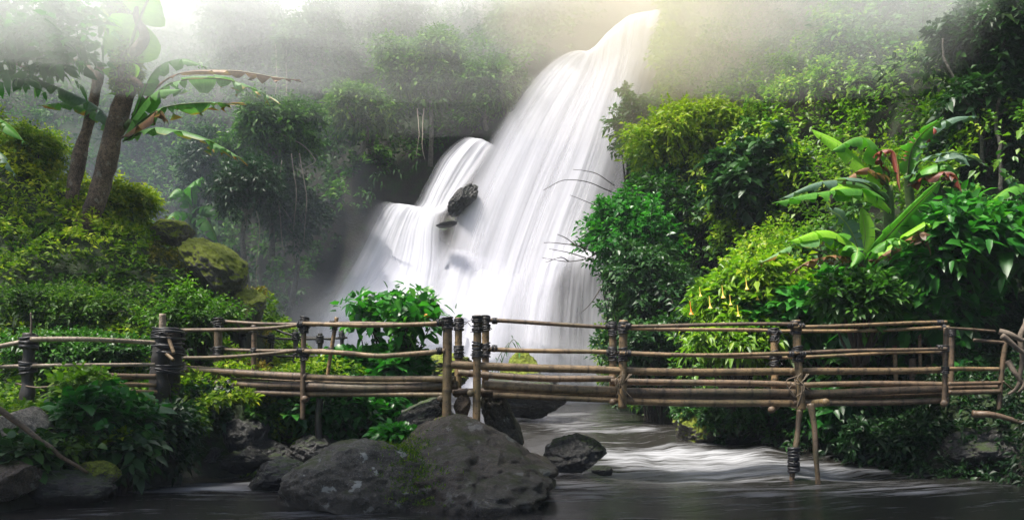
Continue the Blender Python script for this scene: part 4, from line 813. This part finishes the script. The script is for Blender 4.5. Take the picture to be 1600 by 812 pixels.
# ------------------------------------------------------------------ bamboo footbridge
def bamboo(parent, name, pts, dia, mt='bamboo', seed=0, wob=.012, node=.34, sides=12, world=False):
    rs = np.random.default_rng(seed+int(abs(pts[0][0])*7) % 997); P = np.array(pts, float) if world else np.array([at(*p) for p in pts]); Lh = np.sum(np.linalg.norm(np.diff(P, axis=0), axis=1)); ns = max(14, int(Lh/.03)); C = spline(P, ns)
    s = np.linspace(0, Lh, ns); C = C+np.stack([np.sin(s*1.3+rs.uniform(0, 6)), np.sin(s*1.1+rs.uniform(0, 6)), np.sin(s*1.6+rs.uniform(0, 6))], -1)*wob
    r = np.full(ns, dia/2)*np.linspace(1, rs.uniform(.88, 1.0), ns)*(1+.03*rs.normal()); ph = rs.uniform(0, node); nd = np.abs(((s+ph+.06*np.sin(s*3)) % node)-node/2); r = r*(1+.13*np.exp(-(nd/.018)**2)-.05*np.exp(-(nd/.05)**2))
    mb = MB(); tube(mb, C, r, sides, True, (.05, 7), seed, np.concatenate([np.repeat(np.exp(-(nd/.016)**2), sides), [0, 0]])); return mb.build(name, M[mt], parent)
def lashing(post, p, r, seed, hgt=.09, n=5, mt='lash'):
    """turns of black binding round a post (or crossing) at p"""
    rs = np.random.default_rng(seed); mb = MB(); a = np.linspace(0, 2*np.pi, 19)
    for k in range(n):
        zz = (k/(max(1, n-1))-.5)*hgt; tx, ty = rs.normal(size=2)*.12; rr = r*(1.10+.12*rs.uniform())
        ring = np.stack([p[0]+rr*np.cos(a), p[1]+rr*np.sin(a), p[2]+zz+rr*(tx*np.cos(a)+ty*np.sin(a))], -1); tube(mb, ring, hgt/n*.72, 7, False)
    for k in range(2):
        b = p+np.array([rs.normal()*r, -r*1.15, rs.uniform(-.3, .3)*hgt]); tube(mb, spline([b, b+np.array([rs.normal()*.04, -.02, -.02]), b+np.array([rs.normal()*.07, -.03, -.09*rs.uniform()-.02])], 6), .006, 5)
    return mb.build('lashing', M[mt], post)
def knot(rail, p, r, seed, axis=(1, 0, 0)):
    rs = np.random.default_rng(seed); mb = MB(); a = np.linspace(0, 2*np.pi, 15); 
    for k in range(4):
        off = (k-1.5)*.022; tl = rs.normal(size=2)*.2; rr = r*(1.2+.2*rs.uniform()); ring = np.stack([p[0]+off+rr*(tl[0]*np.cos(a)), p[1]+rr*np.cos(a), p[2]+rr*np.sin(a)], -1); tube(mb, ring, .012, 6, False)
    return mb.build('lashing', M['lash'], rail)

# right span
BR = thing('bamboo_footbridge', at(1060, 640, 14.5), 'long right span of the brown bamboo footbridge over the stream', 'footbridge')
YN, YF = 14.0, 15.15
def post(parent, pts, dia, wraps, mt='bamboo', seed=0, wr=None, **kw):
    o = bamboo(parent, 'post', pts, dia, mt, seed, wob=.004, **kw)
    for k, (px, py) in enumerate(wraps): lashing(o, at(px, py, pts[0][2]), dia/2*(wr or 1), seed*10+k)
    return o
post(BR, [(746, 492, YN), (745, 658, YN)], .135, [(746, 499), (746, 513), (746, 540), (746, 553)], seed=1)
post(BR, [(759, 493, YF), (758, 610, YF)], .125, [(759, 498), (759, 511), (759, 541), (759, 553)], seed=2)
post(BR, [(974, 500, YN), (973, 637, YN)], .13, [(974, 508), (974, 516), (974, 548), (974, 559)], seed=3)
post(BR, [(957, 505, YF), (958, 612, YF)], .125, [(957, 508), (957, 520), (957, 546), (957, 558)], seed=4)
post(BR, [(1243, 500, YN), (1247, 570, YN), (1253, 640, YN)], .13, [(1243, 507), (1244, 517), (1246, 547), (1247, 560)], seed=5)
post(BR, [(1210, 512, YF), (1211, 612, YF)], .125, [(1210, 517), (1210, 528), (1210, 553), (1210, 565)], seed=6)
post(BR, [(1478, 511, YN), (1475, 630, YN)], .085, [(1477, 545), (1477, 578)], 'bamboo_old', 7)
post(BR, [(1487, 515, YF), (1486, 600, YF)], .10, [(1487, 520)], 'bamboo_old', 8)
rails = [([(762, 501, YF), (850, 506, YF), (960, 510, YF)], .075), ([(957, 511, YF), (1090, 514, YF), (1212, 518, YF)], .065), ([(1205, 519, YF), (1340, 515, YF), (1482, 511, YF)], .062), ([(970, 509, YN-.08), (1100, 506, YN-.08), (1245, 508, YN-.08)], .06), ([(1240, 509, YN-.08), (1360, 508, YN-.08), (1478, 504, YN-.08)], .055),
         ([(762, 544, YF), (850, 547, YF), (960, 551, YF)], .08), ([(955, 552, YF), (1100, 554, YF), (1214, 557, YF)], .06), ([(1206, 557, YF), (1340, 554, YF), (1480, 550, YF)], .055), ([(970, 552, YN-.08), (1100, 553, YN-.08), (1246, 553, YN-.08)], .065), ([(1242, 553, YN-.08), (1350, 548, YN-.08), (1478, 543, YN-.08)], .06)]
for k, (pts, d) in enumerate(rails):
    o = bamboo(BR, 'handrail', pts, d, 'bamboo' if k % 3 else 'bamboo_old', 30+k, wob=.018); 
    knot(o, at(*pts[0])+np.array([.12, 0, 0]), d/2, 60+k); knot(o, at(*pts[-1])-np.array([.10, 0, 0]), d/2, 90+k)
for k, (pts, d, mt) in enumerate([([(703, 568, YN+.02), (850, 576, YN+.02), (970, 579, YN+.02)], .135, 'bamboo'), ([(960, 579, YN+.14), (1100, 580, YN+.14), (1250, 581, YN+.14)], .125, 'bamboo'), ([(1235, 581, YN+.1), (1360, 579, YN+.1), (1480, 576, YN+.1)], .11, 'bamboo'),
        ([(715, 582, YF-.1), (850, 590, YF-.1), (960, 592, YF-.1)], .12, 'bamboo_old'), ([(955, 594, YF-.1), (1100, 598, YF-.1), (1245, 601, YF-.1)], .115, 'bamboo_old'), ([(1235, 601, YF-.1), (1360, 600, YF-.1), (1480, 600, YF-.1)], .10, 'bamboo_old'),
        ([(757, 602, YN+.12), (860, 606, YN+.12), (972, 610, YN+.12)], .15, 'bamboo'), ([(960, 611, YN+.16), (1110, 614, YN+.16), (1245, 614, YN+.16)], .14, 'bamboo_old'), ([(1235, 614, YN+.12), (1360, 612, YN+.12), (1480, 608, YN+.12)], .11, 'bamboo_old'),
        ([(770, 617, YN+.1), (870, 622, YN+.1), (972, 624, YN+.1)], .09, 'bamboo'), ([(965, 625, YN+.14), (1110, 629, YN+.14), (1250, 631, YN+.14)], .12, 'bamboo'), ([(1240, 630, YN+.14), (1360, 628, YN+.14), (1480, 624, YN+.14)], .11, 'bamboo_old')]):
    bamboo(BR, 'deck_log', pts, d, mt, 120+k, wob=.012)
for k in range(7): y_ = YN+.28+k*.12; bamboo(BR, 'deck_log', [at(708, 612, y_), at(960, 616, y_), at(1240, 619, y_), at(1482, 614, y_)], .11, 'bamboo_old', 150+k, world=True)
bamboo(BR, 'cross_beam', [at(1240, 632, 15.3), at(1262, 631, 14.4), at(1291, 628, 13.6)], .13, 'bamboo', 170, wob=.0, world=True)
for k, (a_, b_, mt) in enumerate((((957, 628, 14.0), (968, 622, 15.3), 'bamboo_old'), ((1205, 640, 13.9), (1215, 634, 15.3), 'bamboo_old'), ((1475, 630, 13.95), (1480, 625, 15.3), 'bamboo_old'), ((735, 614, 13.9), (740, 612, 15.3), 'bamboo_old'))): bamboo(BR, 'cross_beam', [a_, b_], .11, mt, 180+k, wob=0)
def stilt(pts, d, seed):
    mb = MB(); C = spline([at(*p) for p in pts], 30); tube(mb, C, np.linspace(d/2, d/2*.8, 30), 10, True, (.3, 5), seed); return mb.build('stilt', M['bamboo_old'], BR)
s1 = stilt([(1250, 640, 14.0), (1246, 680, 13.95), (1240, 720, 13.9), (1236, 770, 13.9)], .10, 3); lashing(s1, at(1240, 718, 13.9), .06, 991, .34, 9)
s2 = stilt([(1266, 630, 13.7), (1273, 670, 13.65), (1275, 710, 13.6), (1280, 775, 13.6)], .10, 5)
# loose rope ends at the two middle posts
for px, sd in ((973, 5), (1250, 6)):
    rs = np.random.default_rng(sd); mb = MB()
    for k in range(7): c0 = at(px-8+rs.uniform(-4, 12), 586+rs.uniform(-6, 14), YN-.1); tube(mb, spline([c0, c0+np.array([rs.normal()*.08, -.05, -.10]), c0+np.array([rs.normal()*.12, -.02, -.22-rs.uniform(0, .22)])], 9), .010, 5)
    for k in range(2): c0 = at(px, 600, YN-.1); tube(mb, spline([c0, c0+np.array([.06, -.02, .08]), c0+np.array([.11+.03*k, 0, .16])], 7), .012, 5)
    mb.build('rope', M['rope'], BR)

# left span, running slightly away to the left
def yl(px): return float(np.interp(px, [285, 480, 705], [15.6, 14.7, 14.0]))
BRL = thing('bamboo_footbridge', at(500, 640, 15.2), 'left span of the bamboo footbridge running back to the mound', 'footbridge')
def L3(pts, dy=0): return [(px, py, yl(px)+dy) for px, py in pts]
post(BRL, L3([(699, 495), (698, 656)]), .145, [(699, 501), (699, 509)], seed=11)
post(BRL, L3([(717, 496), (715, 620)], 1.1), .13, [(717, 503), (717, 511), (717, 545), (717, 555)], seed=12)
post(BRL, L3([(476, 497), (474, 560), (473, 655)]), .09, [(476, 500), (475, 508), (475, 515), (475, 549), (475, 557)], 'bamboo_old', 13, wr=1.25)
post(BRL, L3([(526, 495), (518, 545), (510, 600)], 1.1), .075, [(523, 510), (517, 547)], 'bamboo', 14, node=.2)
post(BRL, L3([(341, 498), (341, 600)], .9), .15, [(341, 501), (341, 510), (341, 545), (341, 553)], 'bamboo_old', 15)
post(BRL, L3([(397, 508), (396, 600)], 1.0), .10, [(397, 514), (397, 548)], 'bamboo_old', 16)
for k, (pts, d, dy) in enumerate([([(280, 517), (350, 514), (420, 511), (476, 507)], .065, -.06), ([(472, 507), (560, 507), (640, 505), (694, 504)], .075, -.06), ([(280, 557), (350, 556), (420, 553), (476, 548)], .06, -.06), ([(472, 550), (540, 551), (590, 554), (640, 551), (694, 548)], .08, -.06),
        ([(345, 503), (420, 504), (526, 505)], .065, 1.0), ([(345, 545), (420, 546), (520, 548)], .06, 1.0), ([(520, 506), (620, 506), (715, 507)], .05, 1.05)]):
    o = bamboo(BRL, 'handrail', L3(pts, dy), d, 'bamboo' if k in (1, 3) else 'bamboo_old', 230+k, wob=.02); e = L3(pts, dy); knot(o, at(*e[-1])-np.array([.08, 0, 0]), d/2, 260+k); knot(o, at(*e[0])+np.array([.08, 0, 0]), d/2, 280+k)
for k, (pts, d, dy, mt) in enumerate([([(285, 577), (400, 583), (480, 588)], .13, .05, 'bamboo_old'), ([(472, 588), (590, 591), (712, 593)], .105, .05, 'bamboo'), ([(296, 594), (400, 601), (480, 604)], .14, .1, 'bamboo_old'), ([(472, 603), (590, 605), (715, 602)], .15, .1, 'bamboo_old'), ([(300, 590), (480, 596), (700, 598)], .045, .2, 'bamboo'),
        ([(300, 609), (400, 614), (480, 615)], .10, .1, 'bamboo_old'), ([(472, 615), (600, 617), (694, 616)], .085, .1, 'bamboo')]): bamboo(BRL, 'deck_log', L3(pts, dy), d, mt, 300+k, wob=.012)
for k in range(6): bamboo(BRL, 'deck_log', L3([(300, 600), (480, 606), (706, 608)], .25+k*.13), .11, 'bamboo_old', 320+k)
for k, px in enumerate((330, 478, 690)): bamboo(BRL, 'cross_beam', [at(px-3, 622, yl(px)-.05), at(px+6, 618, yl(px)+1.2)], .11, 'bamboo_old', 330+k, world=True)
mb = MB(); tube(mb, spline([at(500, 622, 14.9), at(497, 660, 14.9), at(500, 700, 14.9)], 14), .06, 8); mb.build('stilt', M['char'], BRL)

# thick gate post and its supports at the left end
GP = thing('gate_post', at(262, 640, 14.2), 'thick black weathered post with bleached stub where the left fence meets the bridge', 'post')
limb(GP, [(268, 745, 14.4), (264, 660, 14.4), (268, 580, 14.4), (266, 512, 14.4)], .13, .15, 'post', 'char', (.5, 4), 3, 40, 14)
limb(GP, [(247, 690, 14.2), (248, 620, 14.2), (250, 560, 14.2), (256, 520, 14.2)], .15, .12, 'post', 'char', (.6, 4), 4, 40, 14)
bamboo(GP, 'post', [(254, 490, 14.3), (253, 560, 14.3)], .115, 'bamboo_pale', 401, wob=0); limb(GP, [(276, 740, 14.5), (274, 680, 14.5), (275, 610, 14.5)], .05, .05, 'prop', 'bamboo_old', (.3, 4), 6, 24, 8)
for k, (a_, b_) in enumerate((((262, 518, 14.2), (286, 516, 14.3)), ((255, 548, 14.1), (271, 562, 14.0)), ((262, 525, 14.1), (272, 552, 14.0)))): bamboo(GP, 'peg', [a_, b_], .06, 'bamboo', 405+k, wob=0)
for k, py in enumerate((522, 545, 575)): lashing(GP, at(263, py, 14.3), .21, 410+k, .14, 6)

# left fence
LF = thing('bamboo_fence', at(100, 620, 13.2), 'pale railed bamboo fence at the left edge above the bank', 'fence')
Yf = 13.2
o = limb(LF, [(42, 640, Yf), (44, 580, Yf), (46, 520, Yf)], .09, .085, 'post', 'char', (.5, 5), 8, 30, 12); lashing(o, at(45, 535, Yf), .1, 420, .16, 6); lashing(o, at(44, 574, Yf), .1, 421, .14, 5)
limb(LF, [(48, 525, Yf-.05), (49, 505, Yf-.05), (48, 488, Yf-.05)], .02, .012, 'twig', 'twig', (.4, 9), 9, 14, 6)
for k, (pts, d) in enumerate([([(-60, 556, Yf-.4), (0, 541, Yf-.1), (40, 532, Yf)], .075), ([(46, 531, Yf-.1), (140, 531, Yf), (242, 534, Yf+.8)], .075), ([(-60, 575, Yf-.4), (0, 574, Yf-.1), (110, 571, Yf), (240, 568, Yf+.7)], .055)]): bamboo(LF, 'rail', pts, d, 'bamboo_pale', 430+k, wob=.015, node=.45)
for k, (pts, d, mt) in enumerate([([(140, 586, Yf+.2), (190, 587, Yf+.5), (242, 587, Yf+.8)], .09, 'bamboo_old'), ([(155, 601, Yf+.2), (200, 601, Yf+.5), (242, 602, Yf+.8)], .075, 'bamboo'), ([(168, 611, Yf), (200, 611, Yf+.3), (246, 613, Yf+.7)], .06, 'bamboo'), ([(25, 600, Yf), (60, 606, Yf-.1), (110, 600, Yf)], .03, 'bamboo_old')]): bamboo(LF, 'deck_log', pts, d, mt, 440+k)
bamboo(LF, 'post', [(140, 573, Yf+.2), (140, 592, Yf+.2)], .06, 'bamboo_old', 446, wob=0)

# dark railing along the path behind the left span
PR = thing('path_railing', at(470, 592, 20), 'dark thin railing along the path behind the left span', 'railing')
Yp = 20.0
for k, (px, y0, y1, d) in enumerate(((380, 516, 580, .11), (424, 521, 578, .11), (462, 517, 585, .12), (500, 521, 580, .12), (534, 515, 580, .09))):
    o = bamboo(PR, 'post', [(px, y0, Yp), (px-1, y1+20, Yp)], d, 'char', 500+k, wob=.01); lashing(o, at(px, y0+9, Yp), d/2, 510+k, .14, 5)
for k, pts in enumerate(([(375, 515, Yp), (425, 527, Yp), (500, 529, Yp), (542, 528, Yp)], [(424, 512, Yp+.5), (460, 523, Yp+.2), (520, 530, Yp)], [(375, 553, Yp), (440, 557, Yp), (542, 557, Yp)], [(340, 574, Yp), (470, 578, Yp), (540, 580, Yp)], [(406, 576, Yp-.2), (425, 558, Yp-.1), (430, 545, Yp)])): bamboo(PR, 'rail', pts, .055, 'char', 520+k)

# right end of the bridge: side railing and stakes
RE = thing('side_railing', at(1530, 625, 14.5), 'short side railing closing the right end of the bridge', 'railing')
Ye = 14.4
bamboo(RE, 'post', [(1573, 530, Ye), (1568, 570, Ye), (1562, 640, Ye)], .085, 'bamboo_old', 601); bamboo(RE, 'rail', [(1480, 511, Ye-.2), (1520, 514, Ye-.1), (1556, 518, Ye)], .04, 'bamboo_old', 602); bamboo(RE, 'rail', [(1522, 530, Ye), (1550, 532, Ye), (1576, 534, Ye)], .055, 'bamboo_old', 603)
bamboo(RE, 'rail', [(1480, 577, Ye-.1), (1520, 577, Ye), (1562, 577, Ye)], .07, 'bamboo', 604); bamboo(RE, 'deck_log', [(1482, 600, Ye-.1), (1562, 599, Ye)], .07, 'bamboo_old', 605); bamboo(RE, 'deck_log', [(1482, 612, Ye-.1), (1560, 612, Ye)], .08, 'bamboo_old', 606); bamboo(RE, 'deck_log', [(1484, 606, Ye+.3), (1562, 605, Ye+.4)], .1, 'bamboo_old', 607)
bamboo(RE, 'brace', [(1566, 596, Ye-.1), (1578, 607, Ye-.1), (1592, 618, Ye-.1)], .03, 'bamboo_old', 608)
ST = thing('stake_fence', at(1440, 590, 16.2), 'row of short broken stakes on the bank behind the right end of the bridge', 'fence')
for k, (px, y0, y1, d) in enumerate(((1399, 540, 600, .08), (1425, 560, 600, .12), (1437, 518, 565, .06), (1455, 520, 560, .05), (1452, 570, 600, .10), (1508, 522, 545, .10), (1494, 560, 580, .07), (1517, 560, 595, .08), (1490, 500, 560, .07))): bamboo(ST, 'stake', [(px, y0, 16.2), (px+2, y1+14, 16.2)], d, 'bamboo_old' if k % 2 else 'bamboo', 620+k, wob=.01)
bamboo(ST, 'rail', [(1440, 500, 16.2), (1468, 498, 16.2), (1492, 500, 16.2)], .04, 'bamboo', 640)

# grass and moss in the crack between the two boulders and on their tops
from mathutils.bvhtree import BVHTree
rs = np.random.default_rng(44); bv = []
for o in bpy.data.objects:
    if o.name.startswith('boulder') and o.get('label', '').startswith(('broad brown', 'rounded grey')): bv.append((BVHTree.FromPolygons([(np.array(v.co)+np.array(ORI[o.name])).tolist() for v in o.data.vertices], [tuple(p.vertices) for p in o.data.polygons])))
def drop(x, y):
    best = None
    for b in bv:
        h = b.ray_cast(Vector((x, y, 5)), Vector((0, 0, -1)))
        if h[0] is not None and (best is None or h[0].z > best[0].z): best = (h[0], h[1])
    return best
Pq = []
crk = spline([(-2.3, 13.0, 0), (-1.75, 12.55, 0), (-1.45, 12.0, 0), (-1.28, 11.3, 0), (-1.22, 10.8, 0), (-1.2, 10.3, 0)], 100)
for k in range(3600):
    c0 = crk[int(rs.integers(0, 100))]; wd = .10+.10*vnoise(np.array([[c0[1]*3, 0, 0]]), 5)[0]; q = drop(c0[0]+rs.normal()*wd, c0[1]+rs.normal()*.08)
    if q is not None and q[0].z > .05: Pq.append(tuple(q[0]))
for k in range(900):
    q = drop(rs.normal()*.28-1.0, 13.4+rs.normal()*.35)
    if q is not None and vnoise(np.array([q[0]])*4, 6)[0] > .5: Pq.append(tuple(q[0]))
Pq = np.array(Pq); nq = len(Pq); mb = MB(); leafmesh(mb, Pq, rs.normal(size=(nq, 3))*.55+np.array([0, -.15, .7]), rs.normal(size=(nq, 3))+np.array([0, -1, 0]), rs.uniform(.03, .085, nq), np.full(nq, .012), rs.uniform(.25, .75, nq), False, .15)
stuff('boulder_grass', mb, 'moss_leaf')

# ------------------------------------------------------------------ air: haze, spray and the mist hanging over the gorge
def box(name, x0, x1, y0, y1, z0, z1, mt):
    V = [(x, y, z) for x in (x0, x1) for y in (y0, y1) for z in (z0, z1)]; return kind(mesh(name, V, [(0, 1, 3, 2), (4, 6, 7, 5), (0, 4, 5, 1), (2, 3, 7, 6), (0, 2, 6, 4), (1, 5, 7, 3)], mt), 'stuff')
box('haze', -115, 115, -45, 145, -2.5, 40, vol('haze air', (.80, .87, 1.0), .0008))
# mist bank added to fade the upper view white, underside climbing with the slope
gx2 = np.linspace(-45, 45, 40); gy2 = np.linspace(20, 75, 40); MX, MY = np.meshgrid(gx2, gy2, indexing='ij'); und = 6.6+.20*MY+.01*np.abs(MX)+(fbm(np.stack([MX*.09, MY*.09, 0*MX], -1).reshape(-1, 3), 3, 8).reshape(MX.shape)-.5)*1.2
und = und-.06*np.clip(MX, 0, 12)+.10*np.clip(-MX-5, 0, 20)+4.5*(1-sstep(20, 28, MY)); n2 = 40; i = (np.arange(n2-1)[:, None]*n2+np.arange(n2-1)[None]).ravel()
Fb = np.stack([i, i+1, i+n2+1, i+n2], -1); Ft = np.stack([i, i+n2, i+n2+1, i+1], -1)+n2*n2
per = np.array([a*n2 for a in range(n2)]+[(n2-1)*n2+b for b in range(1, n2)]+[a*n2+n2-1 for a in range(n2-2, -1, -1)]+[b for b in range(n2-2, 0, -1)]); p2 = np.roll(per, -1); Fs = np.stack([per, p2, p2+n2*n2, per+n2*n2], -1)
for q, (up_, dens) in enumerate(((-2.2, .006), (-.6, .010), (1.2, .020), (3.0, .055), (4.4, .09))):        # thicker the higher it hangs
    u_ = und+up_+(fbm(np.stack([MX*.16, MY*.16, 0*MX+q*7], -1).reshape(-1, 3), 3, 20+q).reshape(MX.shape)-.5)*1.4; top = u_+2.3+.1*q
    kind(mesh('mist', np.vstack([np.stack([MX, MY, u_], -1).reshape(-1, 3), np.stack([MX, MY, top], -1).reshape(-1, 3)]), np.vstack([Fb, Ft, Fs]), vol('mist bank', (.995, .99, .98), dens)), 'stuff')
def puff(name, px, py, Y, r, col, dens, seed):
    m_ = vol(name+' air', col, dens/4)
    for q, f in enumerate((1.0, .8, .6, .42)):           # four loose skins, thicker towards the middle
        V, F = ICO[4]; k = fbm(V*1.3+seed+q, 3, seed+q)-.5; V = V*(1+1.1*k)[:, None]*np.array(r)*f
        kind(mesh(name, V+at(px, py, Y), F, m_, smooth=True), 'stuff')
def spray(px, py, Y, r, dens): puff('spray', px, py, Y, r, (.95, .96, 1.0), dens, int(px))
spray(700, 590, 30.0, (8.0, 2.2, 3.0), .15)
spray(560, 555, 30.6, (4.4, 2.0, 3.0), .14)
spray(860, 590, 29.8, (3.4, 1.6, 1.5), .10)
def patch(px, py, Y, r, col, dens): puff('mist', px, py, Y, r, col, dens, int(px))
patch(230, 300, 33, (9.5, 6, 7.5), (.74, .84, 1.0), .013)
patch(420, 420, 31.5, (6, 3, 4.5), (.78, .86, 1.0), .013)
patch(40, 0, 17.0, (6.0, 2.6, 1.75), (.98, .99, 1.0), .26)  # puff added before the left crown to whiten it
patch(1150, 10, 25.5, (8, 3.5, 4.4), (1.0, .90, .72), .20)  # warm tint of this puff stands in for a glow of light
patch(1450, -40, 18.5, (6.5, 2.5, 2.1), (.98, .99, 1.0), .16)  # puff added so the upper right fades to white
